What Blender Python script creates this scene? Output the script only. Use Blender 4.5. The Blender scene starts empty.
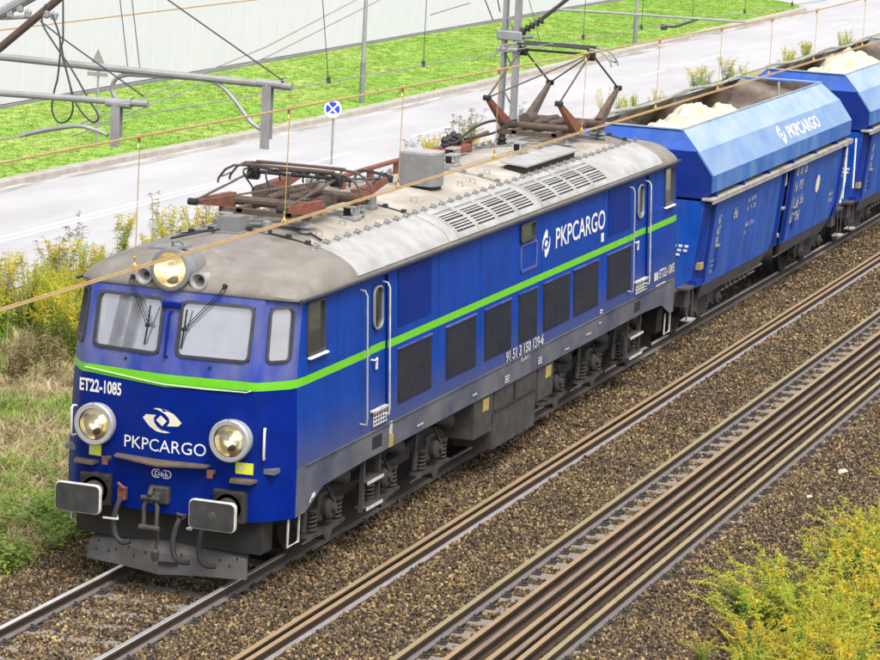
import bpy, bmesh, math, random
import numpy as np
from mathutils import Vector, Matrix, Euler
random.seed(7); RNG = np.random.default_rng(7)
D = bpy.data; SC = bpy.context.scene; COL = SC.collection
PI = math.pi; R_ = math.radians

# ------------------------------------------------------------------ camera
cam = D.cameras.new('camera'); co = D.objects.new('camera', cam); COL.objects.link(co); SC.camera = co
yaw, pitch, roll = 0.3340, -0.1771, 0.0493
f = Vector((math.cos(pitch)*math.cos(yaw), math.cos(pitch)*math.sin(yaw), math.sin(pitch)))
r = Vector((math.sin(yaw), -math.cos(yaw), 0)); u = r.cross(f)
rr = math.cos(roll)*r + math.sin(roll)*u; uu = -math.sin(roll)*r + math.cos(roll)*u
m = Matrix.Identity(4)
for i in range(3): m[i][0] = rr[i]; m[i][1] = uu[i]; m[i][2] = -f[i]
m.translation = (-32.4844, -14.6579, 9.6017)
co.matrix_world = m
cam.sensor_width = 36; cam.lens = 36*3029.6144/880; cam.clip_start = .5; cam.clip_end = 3000

# ------------------------------------------------------------------ sky, sun, exposure
w = D.worlds.new('World'); SC.world = w; w.use_nodes = True
nt = w.node_tree; bgn = nt.nodes['Background']
sky = nt.nodes.new('ShaderNodeTexSky'); sky.sky_type = 'NISHITA'; sky.sun_disc = False
SUN_EL, SUN_AZ = R_(60), R_(226)          # azimuth: direction the light comes from, measured from +x
sky.sun_elevation = SUN_EL; sky.sun_rotation = PI/2 - SUN_AZ; sky.air_density = 1.0; sky.dust_density = 4.0
hs = nt.nodes.new('ShaderNodeHueSaturation'); hs.inputs['Saturation'].default_value = .30
nt.links.new(sky.outputs[0], hs.inputs['Color']); nt.links.new(hs.outputs[0], bgn.inputs['Color'])
bgn.inputs['Strength'].default_value = .15
sl = D.lights.new('sun', 'SUN'); sl.energy = 1.5; sl.angle = R_(22); sl.color = (1, .97, .92)
so = D.objects.new('sun', sl); COL.objects.link(so)
sd = Vector((math.cos(SUN_EL)*math.cos(SUN_AZ), math.cos(SUN_EL)*math.sin(SUN_AZ), math.sin(SUN_EL)))
so.rotation_euler = sd.to_track_quat('Z', 'Y').to_euler(); so.location = (0, 0, 40)
SC.view_settings.view_transform = 'Standard'; SC.view_settings.look = 'None'
SC.view_settings.exposure = .95; SC.view_settings.gamma = 1
SC.render.resolution_x = 1024; SC.render.resolution_y = 768

# ------------------------------------------------------------------ materials
def _n(nt, t, **kw):
    n = nt.nodes.new(t)
    for k, v in kw.items(): setattr(n, k, v)
    return n
def mat(name, col, rough=.6, metal=0, var=.12, scale=6., bump=0., bscale=30., spec=.5, col2=None, c2amt=.5, c2scale=2.5,
        dirt=None, dirtz=None, dirt_sheen_amt=.8, dscale=(2, 2, 2), dclean=.35, rnd=None, coat=0, stretch=(1, 1, 1), trans=None):
    """noise-varied principled material; dirt= mixed by noise and, when dirtz=(zlo,zhi), by height of splash"""
    m = D.materials.new(name); m.use_nodes = True; nt = m.node_tree; L = nt.links.new
    b = nt.nodes['Principled BSDF']; b.inputs['Roughness'].default_value = rough; b.inputs['Metallic'].default_value = metal
    b.inputs['Specular IOR Level'].default_value = spec
    if coat: b.inputs['Coat Weight'].default_value = coat; b.inputs['Coat Roughness'].default_value = .12
    tc = _n(nt, 'ShaderNodeTexCoord'); mp = _n(nt, 'ShaderNodeMapping'); L(tc.outputs['Object'], mp.inputs[0]); mp.inputs['Scale'].default_value = stretch
    nz = _n(nt, 'ShaderNodeTexNoise'); nz.inputs['Scale'].default_value = scale; nz.inputs['Detail'].default_value = 6; nz.inputs['Roughness'].default_value = .65
    L(mp.outputs[0], nz.inputs['Vector'])
    ramp = _n(nt, 'ShaderNodeMapRange'); ramp.inputs[1].default_value = .3; ramp.inputs[2].default_value = .7
    ramp.inputs[3].default_value = 1-var; ramp.inputs[4].default_value = 1+var; L(nz.outputs['Fac'], ramp.inputs[0])
    base = _n(nt, 'ShaderNodeRGB'); base.outputs[0].default_value = (*col, 1); out = base.outputs[0]
    if rnd:
        oi = _n(nt, 'ShaderNodeObjectInfo'); cr = _n(nt, 'ShaderNodeValToRGB'); cr.color_ramp.interpolation = 'CONSTANT' if len(rnd) > 3 else 'LINEAR'
        e = cr.color_ramp.elements
        for i, c in enumerate(rnd):
            p_ = i/len(rnd) if len(rnd) > 3 else i/(len(rnd)-1)
            if i < 2: el = e[i]; el.position = p_
            else: el = e.new(p_)
            el.color = (*c, 1)
        L(oi.outputs['Random'], cr.inputs[0]); out = cr.outputs[0]
    if col2:
        n2 = _n(nt, 'ShaderNodeTexNoise'); n2.inputs['Scale'].default_value = c2scale; n2.inputs['Detail'].default_value = 5; L(mp.outputs[0], n2.inputs['Vector'])
        r2 = _n(nt, 'ShaderNodeMapRange'); r2.inputs[1].default_value = .42; r2.inputs[2].default_value = .62; r2.inputs[4].default_value = c2amt; L(n2.outputs['Fac'], r2.inputs[0])
        mx = _n(nt, 'ShaderNodeMix', data_type='RGBA'); L(r2.outputs[0], mx.inputs['Factor']); L(out, mx.inputs['A']); mx.inputs['B'].default_value = (*col2, 1); out = mx.outputs['Result']
    mul = _n(nt, 'ShaderNodeMix', data_type='RGBA', blend_type='MULTIPLY'); mul.inputs['Factor'].default_value = 1
    L(out, mul.inputs['A']); L(ramp.outputs[0], mul.inputs['B']); out = mul.outputs['Result']
    if dirt:
        mp2 = _n(nt, 'ShaderNodeMapping'); L(tc.outputs['Object'], mp2.inputs[0]); mp2.inputs['Scale'].default_value = dscale
        n3 = _n(nt, 'ShaderNodeTexNoise'); n3.inputs['Scale'].default_value = 1; n3.inputs['Detail'].default_value = 6; L(mp2.outputs[0], n3.inputs['Vector'])
        r3 = _n(nt, 'ShaderNodeMapRange'); r3.inputs[1].default_value = .35; r3.inputs[2].default_value = .75; L(n3.outputs['Fac'], r3.inputs[0]); fac = r3.outputs[0]
        if dirtz:
            sx = _n(nt, 'ShaderNodeSeparateXYZ'); L(tc.outputs['Object'], sx.inputs[0])
            rz = _n(nt, 'ShaderNodeMapRange'); rz.inputs[1].default_value = dirtz[1]; rz.inputs[2].default_value = dirtz[0]; rz.interpolation_type = 'SMOOTHSTEP'; L(sx.outputs['Z'], rz.inputs[0])
            ad = _n(nt, 'ShaderNodeMath', operation='MULTIPLY_ADD'); L(rz.outputs[0], ad.inputs[0]); ad.inputs[1].default_value = .75
            mu = _n(nt, 'ShaderNodeMath', operation='MULTIPLY'); L(fac, mu.inputs[0]); mu.inputs[1].default_value = dclean; L(mu.outputs[0], ad.inputs[2]); fac = ad.outputs[0]
        mu2 = _n(nt, 'ShaderNodeMath', operation='MULTIPLY', use_clamp=True); L(fac, mu2.inputs[0]); mu2.inputs[1].default_value = dirt_sheen_amt
        mx = _n(nt, 'ShaderNodeMix', data_type='RGBA'); L(mu2.outputs[0], mx.inputs['Factor']); L(out, mx.inputs['A']); mx.inputs['B'].default_value = (*dirt, 1); out = mx.outputs['Result']
        rr_ = _n(nt, 'ShaderNodeMapRange'); rr_.inputs[3].default_value = rough; rr_.inputs[4].default_value = .85; L(mu2.outputs[0], rr_.inputs[0]); L(rr_.outputs[0], b.inputs['Roughness'])
    L(out, b.inputs['Base Color'])
    if trans:
        tr = _n(nt, 'ShaderNodeBsdfTranslucent'); L(out, tr.inputs['Color']); ms = _n(nt, 'ShaderNodeMixShader'); ms.inputs[0].default_value = trans
        L(b.outputs[0], ms.inputs[1]); L(tr.outputs[0], ms.inputs[2]); L(ms.outputs[0], nt.nodes['Material Output'].inputs[0])
    if bump:
        nb = _n(nt, 'ShaderNodeTexNoise'); nb.inputs['Scale'].default_value = bscale; nb.inputs['Detail'].default_value = 5; L(mp.outputs[0], nb.inputs['Vector'])
        bp = _n(nt, 'ShaderNodeBump'); bp.inputs['Strength'].default_value = bump; bp.inputs['Distance'].default_value = .02; L(nb.outputs['Fac'], bp.inputs['Height']); L(bp.outputs[0], b.inputs['Normal'])
    return m
M = {}
DUST = (.16, .145, .14)
M['blue_side'] = mat('blue_side', (.0004, .040, .275), .42, var=.18, scale=2.2, spec=.11, dirt=(.085, .085, .105), dirtz=(1.25, 2.2), dirt_sheen_amt=.9, dscale=(4.5, 2, .4), dclean=.13, bump=.05, bscale=1.6)
M['blue_front'] = mat('blue_front', (.0003, .014, .18), .40, var=.2, scale=3, spec=.09, dirt=(.02, .03, .12), dirt_sheen_amt=.16, dscale=(1, 3, .8))
M['blue_upper_sheen'] = mat('blue_upper_sheen', (.022, .045, .27), .36, var=.16, scale=3, spec=.3, dirt=(.17, .175, .29), dirt_sheen_amt=.75, dscale=(2, 3, 1.2))  # lavender overlay paints sky reflection into the upper front blue
M['blue_skirt'] = mat('blue_skirt', (.055, .06, .095), .65, var=.25, scale=4, spec=.3, dirt=(.15, .145, .145), dirt_sheen_amt=.95, dscale=(1.2, 1, 1.5))
M['blue_dark'] = mat('blue_dark', (.0002, .018, .17), .4, var=.2, scale=4, spec=.09, dirt=(.03, .035, .1), dirt_sheen_amt=.2, dscale=(2, 2, .6))
M['grille_dark'] = mat('grille_dark', (.014, .016, .028), .6, var=.3, scale=5, spec=.2, dirt=(.030, .028, .032), dirt_sheen_amt=.8, dscale=(1, 1, 2))
M['green'] = mat('green', (.13, .50, .006), .4, var=.08, scale=4, dirt=DUST, dirt_sheen_amt=.10, dscale=(2, 2, 2))
M['roof_dome'] = mat('roof_dome', (.20, .185, .163), .75, var=.25, scale=2.2, bump=.12, bscale=14, dirt=(.13, .105, .085), dirt_sheen_amt=.55, dscale=(1.2, 3, 2))
M['roof_deck'] = mat('roof_deck', (.38, .35, .30), .75, var=.22, scale=2.5, bump=.08, bscale=20, dirt=(.17, .13, .095), dirt_sheen_amt=.7, dscale=(1.3, 2.2, 1))
M['roof_white'] = mat('roof_white', (.42, .415, .40), .42, metal=.2, var=.16, scale=3, dirt=(.21, .18, .15), dirt_sheen_amt=.6, dscale=(1.6, 2, 3))
M['roof_dark'] = mat('roof_dark', (.028, .026, .024), .8)
M['grey_light'] = mat('grey_light', (.36, .36, .36), .45, metal=.2, var=.14)
M['grey_mid'] = mat('grey_mid', (.20, .205, .21), .6, var=.18, dirt=(.10, .08, .06), dirt_sheen_amt=.5)
M['steel'] = mat('steel', (.45, .45, .45), .38, metal=.8, var=.12)
M['galv'] = mat('galv', (.33, .335, .34), .5, metal=.35, var=.15, scale=5, dirt=(.20, .18, .15), dirt_sheen_amt=.35)
M['white'] = mat('white', (.72, .72, .69), .5, var=.06, dirt=(.35, .32, .28), dirt_sheen_amt=.3)
M['white_dirty'] = mat('white_dirty', (.55, .54, .49), .6, var=.15, dirt=(.18, .15, .12), dirt_sheen_amt=.7, dscale=(8, 8, 8))
M['cream'] = mat('cream', (.66, .62, .48), .55, var=.06)
M['black'] = mat('black', (.012, .012, .012), .55, var=.2)
M['rubber'] = mat('rubber', (.02, .02, .021), .7, var=.2)
M['gasket'] = mat('gasket', (.035, .033, .045), .65, var=.2)
M['bogie'] = mat('bogie', (.014, .0125, .0115), .75, var=.3, scale=5, dirt=(.036, .031, .027), dirt_sheen_amt=.7, dscale=(3, 3, 3))
M['bogie_lt'] = mat('bogie_lt', (.055, .050, .045), .65, var=.35, scale=5, dirt=(.015, .013, .0115), dirt_sheen_amt=.8, dscale=(4, 4, 4))
M['plough'] = mat('plough', (.082, .078, .076), .65, var=.2, scale=5, dirt=(.055, .045, .04), dirt_sheen_amt=.7, dscale=(3, 3, 3), bump=.1)
M['buffer_face'] = mat('buffer_face', (.026, .028, .031), .5, var=.3, scale=9, dirt=(.07, .06, .05), dirt_sheen_amt=.6, dscale=(6, 6, 6))
M['rust_red'] = mat('rust_red', (.22, .065, .035), .7, var=.3, scale=9, dirt=(.06, .04, .03), dirt_sheen_amt=.6, dscale=(6, 6, 6))
M['rust_brown'] = mat('rust_brown', (.105, .070, .050), .75, var=.3, scale=9, dirt=(.06, .05, .045), dirt_sheen_amt=.6, dscale=(5, 5, 5))
M['red'] = mat('red', (.35, .05, .03), .5)
M['yellow'] = mat('yellow', (.62, .66, .05), .5, var=.06)
M['ochre'] = mat('ochre', (.40, .30, .06), .6, var=.2, dirt=DUST, dirt_sheen_amt=.6)
M['brass'] = mat('brass', (.60, .42, .17), .4, metal=.6, var=.15)
M['wire_bronze'] = mat('wire_bronze', (.55, .36, .16), .45, metal=.45, var=.15)
M['wire_grey'] = mat('wire_grey', (.30, .29, .27), .5, metal=.3, var=.15)
M['wire_dark'] = mat('wire_dark', (.05, .05, .052), .6, var=.15)
M['interior'] = mat('interior', (.55, .56, .60), .7, var=.15)
M['curtain'] = mat('curtain', (.62, .60, .50), .8, var=.1)
M['desk'] = mat('desk', (.12, .13, .15), .6, var=.2)
def glass(name, film_sheen=.18, tint=(.75, .8, .8), film_sheen_col=(.55, .57, .6), glossk=.16):
    m = D.materials.new(name); m.use_nodes = True; nt = m.node_tree; L = nt.links.new; nt.nodes.remove(nt.nodes['Principled BSDF'])
    t = _n(nt, 'ShaderNodeBsdfTransparent'); t.inputs[0].default_value = (*tint, 1)
    g = _n(nt, 'ShaderNodeBsdfGlossy'); g.inputs['Roughness'].default_value = .03; g.inputs[0].default_value = (.95, .97, 1, 1)
    d = _n(nt, 'ShaderNodeBsdfDiffuse'); d.inputs[0].default_value = (*film_sheen_col, 1)
    nz = _n(nt, 'ShaderNodeTexNoise'); nz.inputs['Scale'].default_value = 4; nz.inputs['Detail'].default_value = 5
    tc = _n(nt, 'ShaderNodeTexCoord'); L(tc.outputs['Object'], nz.inputs['Vector'])
    mr = _n(nt, 'ShaderNodeMapRange'); mr.inputs[1].default_value = .3; mr.inputs[2].default_value = .75; mr.inputs[3].default_value = film_sheen*.82; mr.inputs[4].default_value = film_sheen*1.25; L(nz.outputs['Fac'], mr.inputs[0])
    m1 = _n(nt, 'ShaderNodeMixShader'); L(mr.outputs[0], m1.inputs[0]); L(t.outputs[0], m1.inputs[1]); L(d.outputs[0], m1.inputs[2])
    fr = _n(nt, 'ShaderNodeFresnel'); fr.inputs[0].default_value = 1.5
    ad = _n(nt, 'ShaderNodeMath', operation='ADD', use_clamp=True); L(fr.outputs[0], ad.inputs[0]); ad.inputs[1].default_value = glossk
    m2 = _n(nt, 'ShaderNodeMixShader'); L(ad.outputs[0], m2.inputs[0]); L(m1.outputs[0], m2.inputs[1]); L(g.outputs[0], m2.inputs[2])
    L(m2.outputs[0], nt.nodes['Material Output'].inputs[0]); return m
M['glass_front'] = glass('glass_front', film_sheen=.27, film_sheen_col=(.72, .72, .82), glossk=.24)  # bluish-white film puts sky reflection, with some dirt, into the glass colour
M['glass_side'] = glass('glass_side', film_sheen=.12, tint=(.5, .6, .52), film_sheen_col=(.30, .34, .28), glossk=.08)
M['glass_lamp'] = glass('glass_lamp', film_sheen=.01, tint=(1, .99, .96), glossk=.0)
M['reflector'] = mat('reflector', (.95, .92, .82), .16, metal=.65, var=.06, scale=9, col2=(.95, .72, .25), c2amt=.8, c2scale=3.4)
def emit(name, col, s):
    m = D.materials.new(name); m.use_nodes = True; b = m.node_tree.nodes['Principled BSDF']
    b.inputs['Base Color'].default_value = (*col, 1); b.inputs['Emission Color'].default_value = (*col, 1); b.inputs['Emission Strength'].default_value = s; return m
M['bulb'] = emit('bulb', (1, .93, .70), 1.5)
M['glass_dark'] = mat('glass_dark', (.02, .026, .024), .08, var=.2, scale=2, spec=.5)

# ------------------------------------------------------------------ mesh builder
def rootloc(o):
    v = Vector((0, 0, 0))
    while o is not None: v += o.location; o = o.parent
    return v
class MB:
    def __init__(s): s.v = []; s.f = []; s.mi = []
    def add(s, vs, fs, mi=0):
        b = len(s.v); s.v += [tuple(p) for p in vs]; s.f += [tuple(i+b for i in q) for q in fs]; s.mi += [mi]*len(fs); return s
    def box(s, lo, hi, c=0, mi=0, R=None, at=None):
        (x0, y0, z0), (x1, y1, z1) = lo, hi
        if c <= 0:
            vs = [(x, y, z) for x in (x0, x1) for y in (y0, y1) for z in (z0, z1)]
            fs = [(0, 1, 3, 2), (4, 6, 7, 5), (0, 4, 5, 1), (2, 3, 7, 6), (0, 2, 6, 4), (1, 5, 7, 3)]
        else:
            bm = bmesh.new(); bmesh.ops.create_cube(bm, size=1)
            for v in bm.verts: v.co = Vector((x0+(v.co.x+.5)*(x1-x0), y0+(v.co.y+.5)*(y1-y0), z0+(v.co.z+.5)*(z1-z0)))
            bmesh.ops.bevel(bm, geom=bm.edges[:], offset=c, segments=1, affect='EDGES')
            vs = [tuple(v.co) for v in bm.verts]; bm.verts.index_update(); fs = [tuple(v.index for v in q.verts) for q in bm.faces]; bm.free()
        if R is not None: vs = [tuple(R @ Vector(p) + Vector(at or (0, 0, 0))) for p in vs]
        return s.add(vs, fs, mi)
    def tube(s, pts, r, n=8, mi=0, caps=True, closed=False):
        pts = [Vector(p) for p in pts]; rs = r if isinstance(r, (list, tuple)) else [r]*len(pts)
        vs = []; N = len(pts); ref = None
        for i, p in enumerate(pts):
            if closed: t = pts[(i+1) % N]-pts[i-1]
            else: t = pts[min(i+1, N-1)]-pts[max(i-1, 0)]
            t.normalize()
            if ref is None: ref = Vector((0, 0, 1)) if abs(t.z) < .9 else Vector((1, 0, 0))
            a = t.cross(ref).normalized(); b = a.cross(t).normalized(); ref = b
            for k in range(n):
                q = 2*PI*k/n+PI/n; vs.append(p+(a*math.cos(q)+b*math.sin(q))*rs[i])
        fs = []
        for i in range(N if closed else N-1):
            j = (i+1) % N
            for k in range(n): fs.append((i*n+k, i*n+(k+1) % n, j*n+(k+1) % n, j*n+k))
        if caps and not closed: fs.append(tuple(range(n-1, -1, -1))); fs.append(tuple((N-1)*n+k for k in range(n)))
        return s.add(vs, fs, mi)
    def lathe(s, prof, o, ax, n=24, mi=0, closed=False, caps=(1, 1)):
        """prof: (along axis, radius)"""
        o = Vector(o); ax = Vector(ax).normalized(); ref = Vector((0, 0, 1)) if abs(ax.z) < .9 else Vector((1, 0, 0))
        a = ax.cross(ref).normalized(); b = ax.cross(a)
        vs = []; fs = []
        for t, q in prof:
            for k in range(n):
                w_ = 2*PI*k/n; vs.append(o+ax*t+(a*math.cos(w_)+b*math.sin(w_))*q)
        P = len(prof)
        for i in range(P if closed else P-1):
            j = (i+1) % P
            for k in range(n): fs.append((i*n+k, i*n+(k+1) % n, j*n+(k+1) % n, j*n+k))
        if not closed:
            if caps[0] and prof[0][1] > 1e-6: fs.append(tuple(range(n-1, -1, -1)))
            if caps[1] and prof[-1][1] > 1e-6: fs.append(tuple((P-1)*n+k for k in range(n)))
        return s.add(vs, fs, mi)
    def prism(s, poly, d, mi=0):
        """3-D polygon extruded by vector d"""
        n = len(poly); d = Vector(d); vs = [Vector(p) for p in poly]+[Vector(p)+d for p in poly]
        fs = [tuple(range(n-1, -1, -1)), tuple(range(n, 2*n))]+[(k, (k+1) % n, n+(k+1) % n, n+k) for k in range(n)]
        return s.add(vs, fs, mi)
    def loft(s, rows, closed=False, mi=0, mif=None, skip=None):
        n = len(rows[0]); vs = [p for q in rows for p in q]; fs = []; ms = []
        for i in range(len(rows)-1):
            for k in range(n if closed else n-1):
                if skip and skip(i, k): continue
                k2 = (k+1) % n; fs.append((i*n+k, i*n+k2, (i+1)*n+k2, (i+1)*n+k)); ms.append(mif(i, k) if mif else mi)
        b = len(s.v); s.v += [tuple(p) for p in vs]; s.f += [tuple(i+b for i in q) for q in fs]; s.mi += ms; return s
    def mesh(s, name, mats, off=(0, 0, 0), smooth=35, fix=True):
        me = D.meshes.new(name); o = Vector(off); me.from_pydata([tuple(Vector(p)-o) for p in s.v], [], s.f)
        for m_ in (mats if isinstance(mats, (list, tuple)) else [mats]): me.materials.append(M[m_] if isinstance(m_, str) else m_)
        me.polygons.foreach_set('material_index', s.mi)
        if fix:
            bm = bmesh.new(); bm.from_mesh(me); bmesh.ops.recalc_face_normals(bm, faces=bm.faces[:]); bm.to_mesh(me); bm.free()
        if smooth:
            me.polygons.foreach_set('use_smooth', [True]*len(me.polygons)); me.set_sharp_from_angle(angle=R_(smooth))
        me.update(); return me
    def build(s, name, mats, parent=None, smooth=35, fix=True):
        me = s.mesh(name, mats, rootloc(parent), smooth, fix); o = D.objects.new(name, me); COL.objects.link(o); o.parent = parent; return o
def inst(name, me, parent=None, loc=(0, 0, 0), rot=(0, 0, 0), scale=None):
    o = D.objects.new(name, me); COL.objects.link(o); o.parent = parent; o.location = loc; o.rotation_euler = rot
    if scale: o.scale = scale
    return o
def tag(o, label=None, cat=None, group=None, kind=None):
    if label: o['label'] = label
    if cat: o['category'] = cat
    if group: o['group'] = group
    if kind: o['kind'] = kind
    return o
def empty(name, loc, label=None, cat=None, group=None):
    o = D.objects.new(name, None); COL.objects.link(o); o.location = loc; o.empty_display_size = .3; return tag(o, label, cat, group)
def copy_tree(o, parent=None):
    c = o.copy(); COL.objects.link(c); c.parent = parent
    for ch in list(o.children): copy_tree(ch, c)
    return c
def arc(c, r, a0, a1, n, plane='xz'):
    out = []
    for i in range(n+1):
        t = a0+(a1-a0)*i/n; p, q = r*math.cos(t), r*math.sin(t)
        out.append((c[0]+p, c[1], c[2]+q) if plane == 'xz' else (c[0]+p, c[1]+q, c[2]) if plane == 'xy' else (c[0], c[1]+p, c[2]+q))
    return out
def smooth(pts, n=5):
    """Catmull-Rom through the points"""
    P = [Vector(p) for p in pts]; P = [2*P[0]-P[1]]+P+[2*P[-1]-P[-2]]; out = []
    for i in range(1, len(P)-2):
        for k in range(n):
            t = k/n; a, b_, c, d = P[i-1], P[i], P[i+1], P[i+2]
            out.append(.5*((2*b_)+(c-a)*t+(2*a-5*b_+4*c-d)*t*t+(3*b_-a-3*c+d)*t**3))
    return out+[P[-2]]
def rrect(wd, ht, rad, n=4):
    """rounded rectangle outline in (u,v), centred"""
    out = []
    for cx, cy, a in ((wd/2-rad, ht/2-rad, 0), (-wd/2+rad, ht/2-rad, PI/2), (-wd/2+rad, -ht/2+rad, PI), (wd/2-rad, -ht/2+rad, 1.5*PI)):
        for k in range(n+1): t = a+PI/2*k/n; out.append((cx+rad*math.cos(t), cy+rad*math.sin(t)))
    return out
def text_tris(s, bold=.0):
    cu = D.curves.new('t', 'FONT'); cu.body = s; cu.size = 1; cu.offset = bold; cu.fill_mode = 'FRONT'; cu.resolution_u = 3
    ob = D.objects.new('t', cu); COL.objects.link(ob); dg = bpy.context.evaluated_depsgraph_get(); me = D.meshes.new_from_object(ob.evaluated_get(dg))
    vs = [tuple(v.co)[:2] for v in me.vertices]; fs = [tuple(p.vertices) for p in me.polygons]
    D.objects.remove(ob); D.meshes.remove(me)
    xs = [v[0] for v in vs]; ys = [v[1] for v in vs]; x0, x1, y0, y1 = min(xs), max(xs), min(ys), max(ys)
    return [((x-x0)/(x1-x0), (y-y0)/(y1-y0)) for x, y in vs], fs     # normalised to the unit box
def lettering(s, parent, fn, u0, u1, v0, v1, matn='white', bold=.0, name='lettering', shear=0):
    """fn(u,v)->3-D point on the painted surface"""
    vs, fs = text_tris(s, bold); b = MB(); b.add([fn(u0+(u1-u0)*a+shear*c, v0+(v1-v0)*c) for a, c in vs], fs)
    return b.build(name, matn, parent, smooth=0, fix=False)
WING = [(-150, 5), (-125, 32), (-45, 38), (-62, 8), (-56, -22), (-30, -52), (10, -72), (70, -84), (30, -92), (-35, -86), (-92, -57), (-124, -26)]
DIAM = [(-5, 40), (42, 0), (8, -42), (-42, -2)]
def emblem(parent, fn, uc, vc, su, sv, rot=0, matn='cream'):
    b = MB(); c, s_ = math.cos(rot), math.sin(rot)
    for poly in (WING, [(-x, -y) for x, y in WING], DIAM):
        b.add([fn(uc+su*(x*c-y*s_)/150, vc+sv*(x*s_+y*c)/150) for x, y in poly], [tuple(range(len(poly)))])
    return b.build('emblem', matn, parent, smooth=0, fix=False)
def patch(parent, fn, name, u0, u1, v0, v1, matn, rad=0):
    """flat printed rectangle on a surface"""
    b = MB(); b.add([fn(u0, v0), fn(u1, v0), fn(u1, v1), fn(u0, v1)], [(0, 1, 2, 3)]); return b.build(name, matn, parent, smooth=0, fix=False)
# ================================================================== SETTING
def vnoise(x, y, s=1., seed=0):
    """cheap smooth value noise (vectorised), 0..1"""
    x = np.asarray(x, float)*s; y = np.asarray(y, float)*s; xi = np.floor(x); yi = np.floor(y); fx = x-xi; fy = y-yi
    fx = fx*fx*(3-2*fx); fy = fy*fy*(3-2*fy)
    h = lambda a, b: np.modf(np.abs(np.sin(a*127.1+b*311.7+seed*74.7)*43758.5453))[0]
    return (h(xi, yi)*(1-fx)+h(xi+1, yi)*fx)*(1-fy)+(h(xi, yi+1)*(1-fx)+h(xi+1, yi+1)*fx)*fy
def grid(name, xs, ys, zf, m_, kind='structure', parent=None):
    X, Y = np.meshgrid(np.array(xs, float), np.array(ys, float), indexing='ij'); Z = zf(X, Y); nx, ny = X.shape
    me = D.meshes.new(name); V = np.stack([X, Y, Z], -1).reshape(-1, 3)
    I = np.arange(nx*ny).reshape(nx, ny); F = np.stack([I[:-1, :-1], I[1:, :-1], I[1:, 1:], I[:-1, 1:]], -1).reshape(-1, 4)
    me.from_pydata(V.tolist(), [], F.tolist()); me.materials.append(M[m_]); me.polygons.foreach_set('use_smooth', [True]*len(me.polygons))
    o = D.objects.new(name, me); COL.objects.link(o); o.parent = parent
    if kind: o['kind'] = kind
    return o
M['earth'] = mat('earth', (.10, .078, .05), .95, var=.35, scale=1.5, bump=.6, bscale=12, col2=(.10, .115, .035), c2amt=.8, c2scale=.6)
M['straw'] = mat('straw', (.30, .24, .135), .95, var=.4, scale=3, bump=.8, bscale=25, col2=(.17, .23, .05), c2amt=.8, c2scale=.6)
M['ballast'] = mat('ballast', (.026, .017, .009), .95, var=.6, scale=20, bump=1.0, bscale=22, col2=(.060, .040, .020), c2amt=.6, c2scale=14)  # bed near black: shade between the stones put into its colour
M['asphalt'] = mat('asphalt', (.37, .365, .375), .85, var=.12, scale=.7, bump=.1, bscale=60, col2=(.345, .335, .345), c2amt=.7, c2scale=.25, stretch=(.25, 1, 1))
M['paint_road'] = mat('paint_road', (.82, .82, .82), .7, var=.14, scale=3)
M['kerb'] = mat('kerb', (.33, .30, .26), .85, var=.2, scale=3)
M['lawn'] = mat('lawn', (.17, .32, .032), .95, var=.15, scale=1.2, bump=.5, bscale=8, col2=(.29, .35, .08), c2amt=.8, c2scale=.30)
M['lawn_blade'] = mat('lawn_blade', (.09, .22, .02), .8, var=.2, rnd=[(.165, .32, .028), (.20, .35, .036), (.26, .37, .06)], trans=.35)
M['wall_panel'] = mat('wall_panel', (.60, .575, .65), .6, var=.035, scale=.8, dirt=(.50, .485, .55), dirt_sheen_amt=.25, dscale=(.6, .6, .12))
M['plinth'] = mat('plinth', (.20, .20, .19), .85, var=.2)
M['concrete'] = mat('concrete', (.21, .188, .168), .9, var=.2, scale=12, bump=.3, bscale=40, dirt=(.16, .12, .085), dirt_sheen_amt=.7, dscale=(9, 9, 9))
M['rail_rust'] = mat('rail_rust', (.050, .029, .015), .8, var=.25, scale=12, dirt=(.026, .016, .010), dirt_sheen_amt=.6, dscale=(3, 30, 30), stretch=(.3, 3, 3))
M['rail_rust_pale'] = mat('rail_rust_pale', (.20, .142, .105), .8, var=.22, scale=12, dirt=(.09, .055, .032), dirt_sheen_amt=.6, dscale=(2, 30, 30), stretch=(.3, 3, 3))
M['rail_rust_top'] = mat('rail_rust_top', (.29, .20, .108), .65, var=.15, scale=10, dirt=(.17, .105, .055), dirt_sheen_amt=.5, dscale=(1.5, 30, 30), stretch=(.2, 3, 3))
M['rail_used'] = mat('rail_used', (.34, .27, .13), .5, metal=.35, var=.12, scale=8, stretch=(.2, 3, 3))
M['rail_bright'] = mat('rail_bright', (.78, .76, .72), .38, metal=.75, var=.08, scale=8, stretch=(.2, 3, 3))
M['rail_foot'] = mat('rail_foot', (.135, .118, .112), .75, var=.2, scale=10, stretch=(.4, 3, 3))
M['clip'] = mat('clip', (.045, .036, .03), .8, var=.3, scale=20)

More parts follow.
